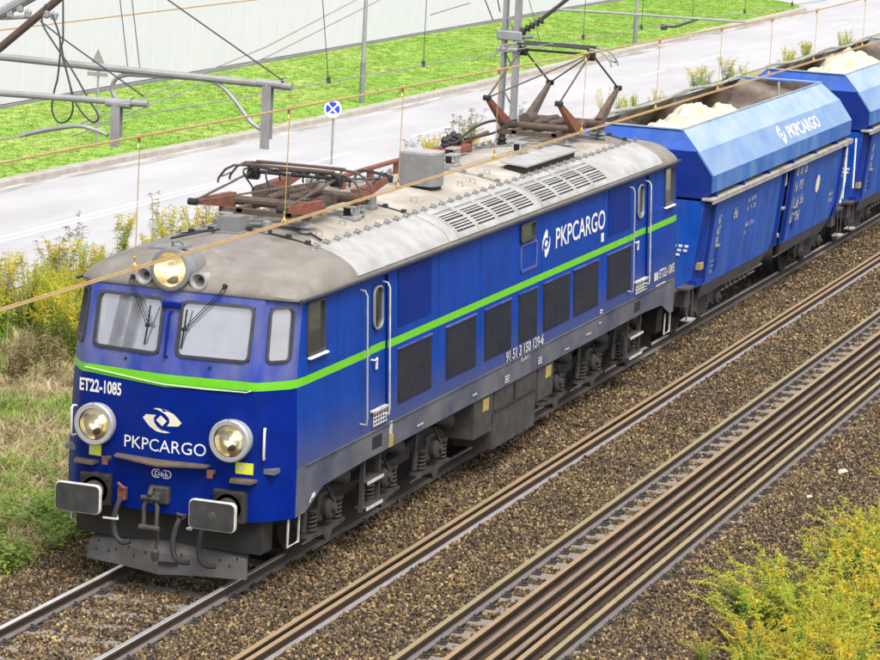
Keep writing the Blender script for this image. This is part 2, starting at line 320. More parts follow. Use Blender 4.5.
XS = lambda a, b, d: np.arange(a, b+d/2, d)
grid('ground', [-400, -60, -20, 0, 20, 60, 150, 400, 1500], [-1200, -300, -60, -20, 0, 30, 60, 150, 400, 1200], lambda x, y: -.62+0*x, 'earth')
BY = [-12, -9.5, -8, -6.7, -6.1, -5.5, -5.3, -3.46, -3.3, -1.35, -.98, -.9, .9, 1.0, 1.6, 2.3, 3.2]
BZ = [-.66, -.52, -.40, -.27, -.14, -.135, -.165, -.178, -.145, -.14, -.145, -.165, -.165, -.15, -.165, -.32, -.55]
def ballast_z(x, y): return np.interp(y, BY, BZ)+(vnoise(x, y, 2.3, 1)-.5)*.022+(vnoise(x, y, 6, 2)-.5)*.016-.012
ys = sorted(set(np.round(np.concatenate([np.arange(-10, 2.6, .16), BY]), 3).tolist()))
grid('ballast_bed', np.concatenate([XS(-14, 40, .3), XS(42, 140, 4)]), ys, ballast_z, 'ballast')
def bank_z(x, y):
    return np.interp(y, [1.9, 2.5, 3.2, 6, 9, 11.5, 12.2, 13], [-.6, -.36, -.33, -.36, -.40, -.34, -.318, -.45])+(vnoise(x, y, .8, 5)-.5)*.10*np.interp(y, [2, 3.5, 10, 11.6], [0, 1, 1, .1])
grid('trackside_bank', np.concatenate([XS(-14, 60, .4), XS(62, 180, 4)]), np.concatenate([np.arange(1.9, 12.2, .33), [12.2, 13]]), bank_z, 'straw')
KX = [-100, 25, 31.6, 37.2, 40.3, 44.5, 53.6, 66.8, 80.6, 300]; KY = [19.2, 18.95, 18.82, 18.65, 18.5, 18.2, 18.0, 17.93, 17.9, 17.9]
kerb_y = lambda x: np.interp(x, KX, KY)
LX1 = 119.0        # the lawn ends here in a rounded corner
def kerb_line():
    pts = [(x, float(kerb_y(x))) for x in np.concatenate([XS(-60, 112, 3)])]
    pts += [(LX1-6+6*math.sin(t), 17.9+6-6*math.cos(t)) for t in np.linspace(.1, PI/2, 9)]+[(LX1, 40.), (LX1, 70.)]
    return pts
b = MB(); b.add([(-100, 12, -.30), (260, 12, -.30), (260, 80, -.30), (-100, 80, -.30)], [(0, 1, 2, 3)]); tag(b.build('road', 'asphalt'), kind='structure')
# white lines: a double solid line that turns into dashes
b = MB()
for x0, x1, y0 in [(-40, 37, 14.94), (-40, 37, 15.20)]+[(x, x+3.2, 14.75) for x in range(41, 150, 8)]:
    b.add([(x0, y0-.06, -.296), (x1, y0-.06, -.296), (x1, y0+.06, -.296), (x0, y0+.06, -.296)], [(0, 1, 2, 3)])
tag(b.build('road_line', 'paint_road'), kind='structure')
M['gutter_dirt'] = mat('gutter_dirt', (.26, .24, .21), .95, var=.4, scale=2, col2=(.38, .37, .37), c2amt=1, c2scale=1.3, stretch=(.3, 2, 1))
b = MB(); b.loft([[(x, float(kerb_y(x))-.42-.12*math.sin(x*.7), -.2955), (x, float(kerb_y(x))+.01, -.2955)] for x in XS(-20, 112, 2)]); tag(b.build('gutter_dirt', 'gutter_dirt'), kind='structure')
kl = kerb_line(); rows = []
for i, (x, y) in enumerate(kl):
    a = Vector(kl[max(i-1, 0)]); c = Vector(kl[min(i+1, len(kl)-1)]); t = (c-a).normalized(); n = Vector((-t.y, t.x))
    rows.append([(x, y, -.32), (x+n.x*.02, y+n.y*.02, -.17), (x+n.x*.04, y+n.y*.04, -.155), (x+n.x*.34, y+n.y*.34, -.15), (x+n.x*.36, y+n.y*.36, -.25)])
tag(MB().loft(rows).build('kerb', 'kerb'), kind='structure')
def lawn_z(x, y): return -.17+np.clip(y-kerb_y(np.minimum(x, 110))-.3, 0, 9)*.002+(vnoise(x, y, .35, 8)-.5)*.06*np.clip((y-18.5), 0, 1)
lrows = []
for x in np.concatenate([XS(-60, 112, 2), [113, 114, 115, 116, 117, 118, 118.6]]):
    y0 = float(kerb_y(x))+.3 if x <= 113 else 17.9+6-math.sqrt(max(36-(x-113)**2, 0))+.3
    yy = np.linspace(y0, 27.5, 14); lrows.append([(x, y, float(lawn_z(x, y))) for y in yy])
tag(MB().loft(lrows).build('lawn', 'lawn', smooth=60), kind='structure')

# ---- warehouse beyond the lawn
wh = empty('warehouse', (70, 26.2, -.3), 'long pale grey panelled warehouse wall beyond the lawn', 'building')
b = MB(); b.box((6, 26.3, -.5), (112, 56, 9.6)); b.build('hall', 'grey_light', wh)
b = MB(); b.box((5.9, 26.14, -.5), (112.1, 26.28, -.06)); b.build('plinth', 'plinth', wh)
b = MB(); b.box((0, 0, 0), (1.494, .06, 9.7), c=.012); pm = b.mesh('wall_panel', 'wall_panel')
k = 0
for x in np.arange(20, 111.5, 1.5): inst('wall_panel', pm, wh, (x-70, .02, .26))
b = MB(); b.box((5.8, 25.9, 9.72), (112.2, 56.2, 9.95)); b.build('roof', 'grey_mid', wh)

# ---- rails
RP = [(.030, 0), (.0345, -.006), (.0345, -.036), (.009, -.050), (.008, -.118), (.060, -.136), (.0625, -.149)]
def rail(name, y, ztop, x0, x1, mats, parent=None, tilt=0, wob=0, seed=0):
    prof = [(p, q) for p, q in RP]+[(-p, q) for p, q in reversed(RP)]; xs = [x0]+list(np.arange(math.ceil(x0/3)*3+.01, x1, 3.0))+[x1]
    rows = []; c, s_ = math.cos(tilt), math.sin(tilt)
    for x in xs:
        dy = wob*math.sin(x*.21+seed)+wob*.5*math.sin(x*.53+seed*2)
        rows.append([(x, y+dy+p*c-q*s_, ztop+p*s_+q*c) for p, q in prof])
    n = len(prof); bb = MB()
    bb.loft(rows, closed=True, mif=lambda i, k: 1 if k == n-1 or k in (0, n-2) else (2 if k in (4, 5, 7, 8) else 0))
    bb.add(rows[0], [tuple(range(n))]); bb.add(rows[-1], [tuple(range(n-1, -1, -1))])
    return bb.build(name, mats, parent, smooth=25)
T1, T2, G = 0.0, -4.375, .7525
t1 = empty('railway_track', (0, T1, -.16), 'railway track under the blue train with bright worn rail heads', 'railway track')
t2 = empty('railway_track', (0, T2, -.16), 'empty nearer railway track with loose rails lying between its own rails', 'railway track')
for s in (1, -1): rail('rail', T1+s*G, 0, -14, 120, ['rail_rust', 'rail_bright', 'rail_foot'], t1)
for s in (1, -1): rail('rail', T2+s*G, 0, -14, 120, ['rail_rust', 'rail_used', 'rail_foot'], t2)
b = MB(); b.box((-.125, -1.3, -.16), (.125, 1.3, 0), c=.02); slm = b.mesh('sleeper', 'concrete')
b = MB(); b.box((-.05, -.06, 0), (.05, .06, .03), c=.008); b.tube([(-.03, -.02, .03), (-.035, .05, .055), (.0, .075, .05), (.035, .05, .055), (.03, -.02, .03)], .011, 5)
b.tube([(0, .0, .02), (0, .0, .075)], .018, 6); clm = b.mesh('rail_clip', 'clip')
for t, x1, skew in ((t1, 3, True), (t2, 34, False)):
    x = -5.8; k = 0
    while x < x1:
        o = inst('sleeper', slm, t, (x+random.uniform(-.03, .03), 0, random.uniform(-.004, .004)), (0, 0, random.uniform(-.012, .012)+(.05*(k % 3-1) if skew else 0)))
        if x < 26:
            for s in (1, -1):
                for q in (1, -1): inst('rail_clip', clm, o, (0, s*G+q*.11, .0), (0, 0, 0 if q > 0 else PI))
        x += .60; k += 1
# the loose rails
M['rail_foot_pale'] = mat('rail_foot_pale', (.23, .205, .205), .75, var=.2, scale=10, stretch=(.4, 3, 3)); PALE = ['rail_rust', 'rail_rust_top', 'rail_rust']; EDGE = ['rail_rust', 'rail_rust_top', 'rail_foot_pale']; DARK = ['rail_rust', 'rail_rust_pale', 'rail_rust']
for y, zt, mt, lab, seed in [(-2.075, .003, PALE, 'rusty loose rail lying beside the train, left of the pair between the tracks', 1),
                             (-2.215, -.001, EDGE, 'rusty loose rail lying right of the pair between the two tracks', 2),
                             (-4.13, -.008, PALE, 'rusty loose rail nearest the left rail inside the empty track', 3),
                             (-4.33, -.010, DARK, 'second rusty loose rail from the left inside the empty track', 4),
                             (-4.56, -.008, PALE, 'middle rusty loose rail of the five inside the empty track', 5),
                             (-4.715, -.030, DARK, 'low dull loose rail, fourth from the left inside the empty track', 6),
                             (-4.88, -.010, PALE, 'rusty loose rail nearest the right rail inside the empty track', 7)]:
    tag(rail('loose_rail', y, zt, -9, 70, mt, None, 0, .008, seed), lab, 'rail', 'loose rails laid along the tracks')

# ---- scatter helper: points with attributes, instanced by geometry nodes (stuff only)
def scatter(name, P, rot, scl, idx, variants, label=None):
    me = D.meshes.new(name); me.from_pydata(P.tolist(), [], [])
    a = me.attributes.new('rot', 'FLOAT_VECTOR', 'POINT'); a.data.foreach_set('vector', rot.astype(np.float32).ravel())
    a = me.attributes.new('scl', 'FLOAT_VECTOR', 'POINT'); a.data.foreach_set('vector', scl.astype(np.float32).ravel())
    a = me.attributes.new('idx', 'INT', 'POINT'); a.data.foreach_set('value', idx.astype(np.int32))
    o = D.objects.new(name, me); COL.objects.link(o); o['kind'] = 'stuff'
    if label: o['label'] = label
    c = D.collections.new(name+'_pieces')
    for v in variants: c.objects.link(v)
    ng = D.node_groups.new(name, 'GeometryNodeTree'); ng.interface.new_socket('Geometry', in_out='INPUT', socket_type='NodeSocketGeometry'); ng.interface.new_socket('Geometry', in_out='OUTPUT', socket_type='NodeSocketGeometry')
    N = ng.nodes.new; L = ng.links.new; gi = N('NodeGroupInput'); go = N('NodeGroupOutput'); ip = N('GeometryNodeInstanceOnPoints'); ci = N('GeometryNodeCollectionInfo')
    ci.inputs['Collection'].default_value = c; ci.inputs['Separate Children'].default_value = True; ci.inputs['Reset Children'].default_value = True; ip.inputs['Pick Instance'].default_value = True
    def na(n_, t_):
        q = N('GeometryNodeInputNamedAttribute'); q.data_type = t_; q.inputs['Name'].default_value = n_; return q.outputs['Attribute']
    L(gi.outputs[0], ip.inputs['Points']); L(ci.outputs[0], ip.inputs['Instance']); L(na('idx', 'INT'), ip.inputs['Instance Index'])
    e2r = N('FunctionNodeEulerToRotation'); L(na('rot', 'FLOAT_VECTOR'), e2r.inputs[0]); L(e2r.outputs[0], ip.inputs['Rotation']); L(na('scl', 'FLOAT_VECTOR'), ip.inputs['Scale']); L(ip.outputs[0], go.inputs[0])
    md = o.modifiers.new('scatter', 'NODES'); md.node_group = ng; return o
def variant(name, mb, m_, smooth=0, fix=True): return D.objects.new(name, mb.mesh(name, m_, smooth=smooth, fix=fix))

# ---- ballast stones
STC = [(.085, .056, .030), (.13, .088, .045), (.045, .029, .016), (.19, .135, .062), (.075, .052, .032), (.030, .019, .011), (.095, .069, .048), (.29, .215, .115), (.056, .036, .019), (.15, .098, .038)]
STC = [tuple(min(.5, v*1.15) for v in c) for c in STC]
M['stone'] = mat('stone', (.15, .12, .09), .9, var=.3, scale=25, rnd=STC)
def worldvar(m_, scale, lo, hi, tint):
    nt = m_.node_tree; b_ = nt.nodes['Principled BSDF']; src = b_.inputs['Base Color'].links[0].from_socket; L = nt.links.new
    g = _n(nt, 'ShaderNodeNewGeometry'); n_ = _n(nt, 'ShaderNodeTexNoise'); n_.inputs['Scale'].default_value = scale; n_.inputs['Detail'].default_value = 4; L(g.outputs['Position'], n_.inputs['Vector'])
    cr = _n(nt, 'ShaderNodeValToRGB'); cr.color_ramp.elements[0].position = .36; cr.color_ramp.elements[1].position = .66; cr.color_ramp.elements[0].color = (*lo, 1); cr.color_ramp.elements[1].color = (*hi, 1); L(n_.outputs['Fac'], cr.inputs[0])
    mx = _n(nt, 'ShaderNodeMix', data_type='RGBA', blend_type='MULTIPLY'); mx.inputs['Factor'].default_value = 1; L(src, mx.inputs['A']); L(cr.outputs[0], mx.inputs['B']); L(mx.outputs['Result'], b_.inputs['Base Color'])
worldvar(M['stone'], .9, (.80, .79, .80), (1.22, 1.17, 1.06), None)
M['stone_pale'] = mat('stone_pale', (.42, .39, .33), .9, var=.2, scale=12, bump=.3)
def stone(seed):
    rg = random.Random(seed); bm = bmesh.new()
    for i in range(11):
        v = Vector((rg.gauss(0, 1), rg.gauss(0, 1), rg.gauss(0, 1))).normalized(); bm.verts.new((v.x*rg.uniform(.8, 1.25), v.y*rg.uniform(.7, 1), v.z*rg.uniform(.45, .8)))
    bmesh.ops.convex_hull(bm, input=bm.verts[:]); bmesh.ops.delete(bm, geom=[v for v in bm.verts if not v.link_faces], context='VERTS')
    me = D.meshes.new('stone'); bm.to_mesh(me); bm.free(); me.materials.append(M['stone']); return D.objects.new('stone_piece', me)
stones = [stone(i) for i in range(9)]
def region(x0, x1, y0, y1, dens): n = int((x1-x0)*(y1-y0)*dens); return np.stack([RNG.uniform(x0, x1, n), RNG.uniform(y0, y1, n)], -1)
P = np.concatenate([region(-5, 12, -3.56, -.8, 912), region(12, 28, -3.56, -.8, 672), region(28, 48, -3.56, -.8, 396),
                    region(-5, 1.6, -.7, .7, 960), region(1.6, 30, -.8, .8, 60), region(-5, 6, .8, 2.5, 840), region(6, 24, .8, 2.4, 144),
                    region(-3, 10, -4.05, -3.66, 744), region(10, 26, -4.05, -3.66, 504), region(-3, 24, -5.06, -4.95, 720),
                    region(-3, 12, -7.2, -5.18, 936), region(12, 24, -7.2, -5.18, 624), region(-2, 14, -9.2, -7.2, 504)])
x, y = P[:, 0], P[:, 1]
keep = np.ones(len(P), bool)
for yr in (T1+G, T1-G, T2+G, T2-G): keep &= np.abs(y-yr) > .068
keep &= ~((y > -2.29) & (y < -2.0))
fr = ((x+5.8) % .60); fr = np.minimum(fr, .6-fr)            # distance to the nearest sleeper's centre line
over = (fr < .135) & (((y < -3.66) & (y > -4.05)) | ((y < -5.18) & (y > -5.33)))
keep &= ~(over & (RNG.random(len(P)) < .22))
over1 = (fr < .12) & (np.abs(y) < .68) & (x < 1.6); keep &= ~(over1 & (RNG.random(len(P)) < .75*(vnoise(x, y, 1.7, 3) > .60)))
thin = (y < -6.8) & (vnoise(x, y, 1.2, 9) > .62); keep &= ~(thin & (RNG.random(len(P)) < .5))
P = P[keep]; n = len(P); sz = RNG.uniform(.015, .032, n)*np.where(P[:, 0] > 20, 1.2, 1); sz *= np.where(RNG.random(n) < .06, 1.35, 1)
z = ballast_z(P[:, 0], P[:, 1])+RNG.uniform(-.012, .034, n)
z -= np.where( ((P[:, 1] < -3.6) & (P[:, 1] > -5.2)), .012, 0)
scatter('ballast_stones', np.column_stack([P, z]), RNG.uniform(-PI, PI, (n, 3)), np.repeat(sz[:, None], 3, 1), RNG.integers(0, 9, n), stones, 'brown crushed stone ballast round the tracks')
for (bx_, by_, s_, lab) in [(11.0, -6.0, .12, 'large pale stone lying on the ballast right of the empty track'), (9.2, -5.9, .075, 'smaller pale stone on the ballast right of the empty track')]:
    st = D.objects.new('stone', stones[2].data.copy()); st.data.materials[0] = M['stone_pale']; COL.objects.link(st); st.location = (bx_, by_, float(ballast_z(bx_, by_))+s_*.45); st.scale = (s_, s_*.8, s_*.8); tag(st, lab, 'stone')
# ================================================================== LOCOMOTIVE
LL = 18.1
loco = empty('locomotive', (9.05, 0, 0), 'blue electric locomotive with green stripe, grey roof and one raised pantograph', 'locomotive')
def hw(z): return 1.52 if z < 1.5 else 1.52-.045*(z-1.5)
def x0f(z): return -.15 if z < 2.6 else -.15+.20*min((z-2.6)/.96, 1.1)
def ztop(x, y):                       # eave height: a little higher over the windscreens
    return 3.50+.075*max(0, min(1, 1-(x-.2)/.5))
FR = [('f', 0), ('f', .11), ('f', 1.02), ('f', 1.13), ('c', .165, 1.205), ('c', .205, 1.245), ('c', .465, 1.455), ('c', .60, 1.505), ('s', .74), ('s', 1.30), ('s', 2.86), ('s', 3.50), ('s', 8.90), ('s', 9.60),
      ('s', 14.98), ('s', 15.80), ('s', 16.80), ('s', 17.36)]
def colpos(c, z):                     # position on the positive-y half, front end
    if c[0] == 'f': return x0f(z)+.11*c[1], c[1]
    if c[0] == 'c': k = hw(z)/1.52; return x0f(z)+c[1], c[2]*k
    return c[1], hw(z)
half = FR+[('R',)+c for c in reversed(FR[:8])]     # front centre -> side -> rear centre
def hpos(c, z):
    if c[0] == 'R': x, y = colpos(c[1:], z); return LL-x, y
    return colpos(c, z)
def zlow(c, z):
    x, y = hpos(c, 1.2); e = min(x, LL-x); return .88 if e < .7 else (.88+.27*min(1, (e-.7)/.7))
ring = [(c, -1) for c in half]+[(c, 1) for c in reversed(half[1:-1])]
NR = len(ring); NH = len(half)
ZL = [None, 1.48, 1.75, 2.472, 2.575, 2.80, 3.44, None]
def rp(c, s, z): x, y = hpos(c, z); return (x, s*y, z)
rows = []
for z in ZL:
    row = []
    for c, s in ring:
        zz = z
        if z is None:
            x, y = hpos(c, 3.5); zz = zlow(c, 0) if not rows else ztop(min(x, LL-x), y)
        row.append(rp(c, s, zz))
    rows.append(row)
def colidx(k): return k if k < NH else 2*(NH-1)-1-k+0   # segment index on the half outline
def seg(k):                           # segment k joins ring[k] to ring[k+1]; return its index along the half outline
    return k if k < NH-1 else 2*(NH-1)-1-k
nF = len(FR); SID = NH-1
def rev(i): return SID-1-i
WINSEG = {1, rev(1), 5, rev(5), 8, 16}
def skip(i, k):
    s = seg(k)
    if i == 5 and s in WINSEG: return True
    if 2 <= i <= 5 and s in (10, 14): return True
    return False
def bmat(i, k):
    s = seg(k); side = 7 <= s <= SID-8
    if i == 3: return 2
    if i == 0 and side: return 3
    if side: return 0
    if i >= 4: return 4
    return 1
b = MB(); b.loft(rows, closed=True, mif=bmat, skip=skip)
body = b.build('body', ['blue_side', 'blue_front', 'green', 'blue_skirt', 'blue_upper_sheen'], loco, smooth=50)
# surface maps for painted marks
def S(u, v, off=.006): return (u, -hw(v)-off, v)
def Ff(u, v, off=.006): return (x0f(v)+.11*abs(u)-off, -u, v)         # u runs to the viewer's right
b = MB(); b.add([(.85, -1.50, .9), (LL-.85, -1.50, .9), (LL-.85, 1.50, .9), (.85, 1.50, .9)], [(0, 1, 2, 3)]); 
b = MB(); b.box((.3, -1.30, 1.0), (LL-.3, 1.30, 1.45)); b.build('underframe', 'bogie', loco)
# green V on the nose and the thin bright moulding under it
b = MB(); b.add([Ff(-1.0, 2.470), Ff(0, 2.425), Ff(1.0, 2.470), Ff(.5, 2.4711), Ff(0, 2.4715), Ff(-.5, 2.4711)], [(0, 1, 4, 5), (1, 2, 3, 4)]); b.build('stripe', 'green', loco, smooth=0)
b = MB(); b.tube([Ff(u, z, .012) for u, z in [(-1.10, 2.53), (-.75, 2.505), (-.35, 2.475), (0, 2.455), (.5, 2.445), (1.02, 2.452), (1.08, 2.475)]], .007, 6); b.build('moulding', 'cream', loco)
b = MB(); b.box((.7, -1.535, 1.475), (LL-.7, -1.515, 1.49)); b.build('seam', 'blue_skirt', loco)

# ---- windows
def window(parent, fn, uc, vc, wd, ht, rad, gm='gasket', glassm='glass_front', name='window', fw=.036, lip=None):
    """fn(u,v,off)->point. Frame ring and pane following the surface"""
    o = rrect(wd+2*fw, ht+2*fw, rad+fw); i_ = rrect(wd, ht, rad); n = len(o); fb = MB()
    prof = [(o, -.004), (o, .016), (i_, .022), (i_, -.03)]
    rows_ = [[fn(uc+p[0], vc+p[1], off) for p in ol] for ol, off in prof]
    fb.loft(rows_, closed=True); fr = fb.build(name, gm, parent, smooth=30)
    pb = MB(); ip = rrect(wd+.01, ht+.01, rad); pb.add([fn(uc+p[0], vc+p[1], -.012) for p in ip], [tuple(range(n))]); pb.build('pane', glassm, fr, smooth=0, fix=False)
    return fr
for end in (0, 1):
    def X(fn):
        if not end: return fn
        return lambda u, v, off=.006: (LL-fn(u, v, off)[0], fn(u, v, off)[1], fn(u, v, off)[2])
    for s in (-1, 1): window(loco, X(Ff), s*.565, 3.125, .855, .605, .06, name='windscreen')
    for s in (-1, 1):
        def K(u, v, off=.006, s=s):
            k = hw(v)/1.52; a = Vector((x0f(v)+.205, 1.245*k)); c = Vector((x0f(v)+.465, 1.455*k)); t = (c-a).normalized(); p = (a+c)/2+t*u; n = Vector((-t.y, t.x)); 
            if n.x > 0: n = -n
            p = p+n*off; return (p.x, s*p.y, v)
        window(loco, X(K), 0, 3.12, .285, .595, .05, glassm='glass_front', name='corner_window', fw=.036)
    for s in (-1, 1):
        def Q(u, v, off=.006, s=s): return (u, s*(hw(v)+off), v)
        fr = window(loco, X(Q), 1.02, 3.12, .525, .61, .03, glassm='glass_side', name='side_window', fw=.032)
        b = MB(); b.box((0.74, 1.46, 2.765), (1.33, 1.52, 2.795), c=.01); vs = [(x if not end else LL-x, s*y, z) for x, y, z in b.v]; b.v = vs; b.build('sill', 'white', fr)
        b = MB(); b.add([X(Q)(u, v, -.05) for u, v in [(.76, 2.80), (.93, 2.80), (.90, 3.1), (.86, 3.44), (.76, 3.44)]], [(0, 1, 2, 3, 4)]); b.build('curtain', 'curtain', fr, smooth=0)
def Qn(u, v, off=.006): return (u, -hw(v)-off, v)
fr = window(loco, lambda u, v, off=0: Qn(u, v, off+.02), 9.25, 3.29, .62, .22, .02, glassm='glass_side', name='side_window', fw=.03); 
b = MB(); b.add([Qn(u, v, .004) for u, v in ((8.93, 3.17), (9.57, 3.17), (9.57, 3.41), (8.93, 3.41))], [(0, 1, 2, 3)]); b.build('blind', 'grille_dark', fr, smooth=0)
o = rrect(.78, .42, .07); i_ = rrect(.70, .34, .05); b = MB(); b.loft([[Qn(9.35+p[0], 2.92+p[1], off) for p in q] for q, off in ((o, -.002), (o, .014), (i_, .014), (i_, .002))], closed=True); b.build('hatch_frame', 'blue_upper_sheen', loco)
# cab interiors: floor, bulkhead, desk, seat
for end in (0, 1):
    fx = lambda x: x if not end else LL-x
    b = MB(); b.box((min(fx(2.55), fx(2.5)), -1.36, 1.5), (max(fx(2.55), fx(2.5)), 1.36, 3.5)); b.build('cab_bulkhead', 'interior', loco)
    b = MB(); b.box((min(fx(.2), fx(.75)), -1.2, 2.35), (max(fx(.2), fx(.75)), 1.2, 2.62), c=.03); b.box((min(fx(.25), fx(.45)), -1.0, 2.62), (max(fx(.25), fx(.45)), -.2, 2.80), c=.03); b.build('desk', 'desk', loco)
    for s in (-1, 1):
        b = MB(); b.box((min(fx(1.3), fx(1.75)), s*.62-.24, 2.05), (max(fx(1.3), fx(1.75)), s*.62+.24, 2.18), c=.04); b.box((min(fx(1.7), fx(1.82)), s*.62-.23, 2.18), (max(fx(1.7), fx(1.82)), s*.62+.23, 2.95), c=.05); b.build('seat', 'interior', loco)
    b = MB(); b.box((min(fx(.05), fx(2.5)), -1.38, 1.47), (max(fx(.05), fx(2.5)), 1.38, 1.53)); b.build('cab_floor', 'desk', loco)
# ---- doors
def door(x0, x1, s):
    d = MB(); yo = lambda z: s*(hw(z)-.035)
    d.loft([[(x, yo(z), z) for x in (x0+.01, x1-.01)] for z in (1.75, 2.472, 2.575, 3.44)], mif=lambda i, k: 1 if i == 1 else 0); dr = d.build('door', ['blue_side', 'green'], loco, smooth=0)
    jb = MB()                        # reveals
    for x in (x0, x1): jb.add([(x, s*(hw(1.75)), 1.75), (x, s*(hw(3.44)), 3.44), (x, s*(hw(3.44)-.06), 3.44), (x, s*(hw(1.75)-.06), 1.75)], [(0, 1, 2, 3)])
    jb.add([(x0, s*hw(1.75), 1.75), (x1, s*hw(1.75), 1.75), (x1, s*(hw(1.75)-.08), 1.75), (x0, s*(hw(1.75)-.08), 1.75)], [(0, 1, 2, 3)])
    jb.build('door_reveal', 'blue_dark', dr, smooth=0)
    def Q(u, v, off=.006): return (u, s*(hw(v)-.035+off), v)
    window(dr, lambda u, v, off=0: Q(u, v, off+.02), (x0+x1)/2, 3.05, .30, .52, .10, gm='galv', glassm='glass_dark', name='door_window', fw=.022)
    h = MB(); h.tube([Q(x0+.12, 2.40, .0), Q(x0+.12, 2.40, .05), Q(x0+.22, 2.40, .05)], .012, 6); h.box((x0+.20, min(Q(0, 2.3, .03)[1], Q(0, 2.3, .05)[1]), 2.27), (x0+.235, max(Q(0, 2.3, .03)[1], Q(0, 2.3, .05)[1]), 2.42)); h.build('handle', 'white', dr)
    g = MB()
    for i in range(4): g.tube([Q(x0+.05, 1.56+.05*i, .06), Q(x1-.10, 1.56+.05*i, .06)], .008, 5)
    for i in range(6): g.tube([Q(x0+.06+.09*i, 1.54, .06), Q(x0+.06+.09*i, 1.73, .06)], .007, 5)
    g.box((x0+.02, min(s*1.49, s*1.56), 1.735), (x1-.06, max(s*1.49, s*1.56), 1.755)); g.build('step_grate', 'white_dirty', dr)
    r_ = MB(); r_.box((x0+.10, min(s*1.516, s*1.526), 1.24), (x0+.44, max(s*1.516, s*1.526), 1.40)); r_.build('foot_hole', 'black', loco)
    for hx in (x0-.36, x1-.20):
        t = MB(); pts = [S(hx, 1.66, 0), S(hx, 1.66, .09), S(hx, 1.75, .10), S(hx, 2.5, .10), S(hx, 3.30, .10), S(hx, 3.36, .07), S(hx, 3.37, 0)]; pts = [(p[0], s*abs(p[1]), p[2]) for p in pts]; t.tube(pts, .0125, 8)
        t.build('handrail', 'white_dirty' if hx > x0 else 'grey_light', loco)
    # steps hanging below the door
    st = MB(); ys = s*1.42
    for hx in (x0+.06, x1-.02): st = MB(); st.box((hx-.025, ys-.03, .42), (hx+.025, ys+.03, 1.16)); st.build('step_hanger', 'bogie_lt', loco)
    for z in (.46, .80):
        t = MB(); t.box((x0+.04, ys-.08, z), (x1-.02, ys+.08, z+.025), c=.005); t.box((x0+.04, min(s*1.5, s*1.51), z-.012), (x1-.02, max(s*1.5, s*1.51), z+.028), mi=1); t.build('step', ['bogie_lt', 'white_dirty'], loco)
for x0_, x1_ in ((2.86, 3.50), (14.98, 15.80)):
    for s in (-1, 1): door(x0_, x1_, s)
b = MB(); b.box((3.56, -1.535, 1.16), (3.70, -1.522, 1.32)); b.build('warning_mark', 'ochre', loco)
b = MB(); b.box((3.57, -1.53, 1.33), (3.66, -1.521, 1.50)); b.build('warning_mark', 'white_dirty', loco)

# ---- side panels: dark grilles below the stripe, plain blue ones above
def side_panel(x0, x1, z0, z1, matn, name, edge=True, s=-1, grille=False):
    def Q(u, v, off): return (u, s*(hw(v)+off), v)
    p = MB(); c = [(x0, z0), (x1, z0), (x1, z1), (x0, z1)]; c2 = [(x0+.02, z0+.02), (x1-.02, z0+.02), (x1-.02, z1-.02), (x0+.02, z1-.02)]
    p.loft([[Q(a, z, .0) for a, z in c], [Q(a, z, .010) for a, z in c], [Q(a, z, .010) for a, z in c2]], closed=True, mi=0); p.add([Q(a, z, .010) for a, z in c2], [(0, 1, 2, 3)])
    o = p.build(name, matn, loco, smooth=0)
    if grille:
        g = MB(); n = int((z1-z0)/.042)-1
        for i in range(n):
            z = z0+.03+i*.042; g.add([Q(x0+.03, z, .011), Q(x1-.03, z, .011), Q(x1-.03, z+.030, .0145), Q(x0+.03, z+.030, .0145), Q(x0+.03, z+.036, .011), Q(x1-.03, z+.036, .011)], [(0, 1, 2, 3), (3, 2, 5, 4)])
        g.build('louvre', matn, o, smooth=0)
    if edge:
        e = MB(); e.box((x0-.02, min(Q(0, z1, .0)[1], Q(0, z1, .022)[1]), z1), (x1+.02, max(Q(0, z1, .0)[1], Q(0, z1, .022)[1]), z1+.018)); e.build('drip_edge', 'blue_upper_sheen', o)
PX = [(3.86, 5.14), (5.74, 6.98), (7.36, 8.54), (8.90, 9.76), (10.08, 11.40), (11.62, 12.92), (13.44, 14.76)]
for s in (-1, 1):
    for a, c in PX: side_panel(a, c, 1.68, 2.40, 'grille_dark', 'grille', s=s, grille=True)
    for a, c in ((3.86, 5.12), (13.44, 14.70)): side_panel(a, c, 2.70, 3.44, 'blue_dark', 'access_panel', edge=False, s=s)

for x in (1.75, 5.44, 7.17, 10.0, 13.2, 16.2):         # welded panel joints
    b = MB(); b.loft([[(x-.006, -hw(z)-.001, z), (x, -hw(z)-.006, z), (x+.006, -hw(z)-.001, z)] for z in (1.5, 2.46)]); b.loft([[(x-.006, -hw(z)-.001, z), (x, -hw(z)-.006, z), (x+.006, -hw(z)-.001, z)] for z in (2.59, 3.48)]); b.build('weld_seam', 'blue_side', loco)
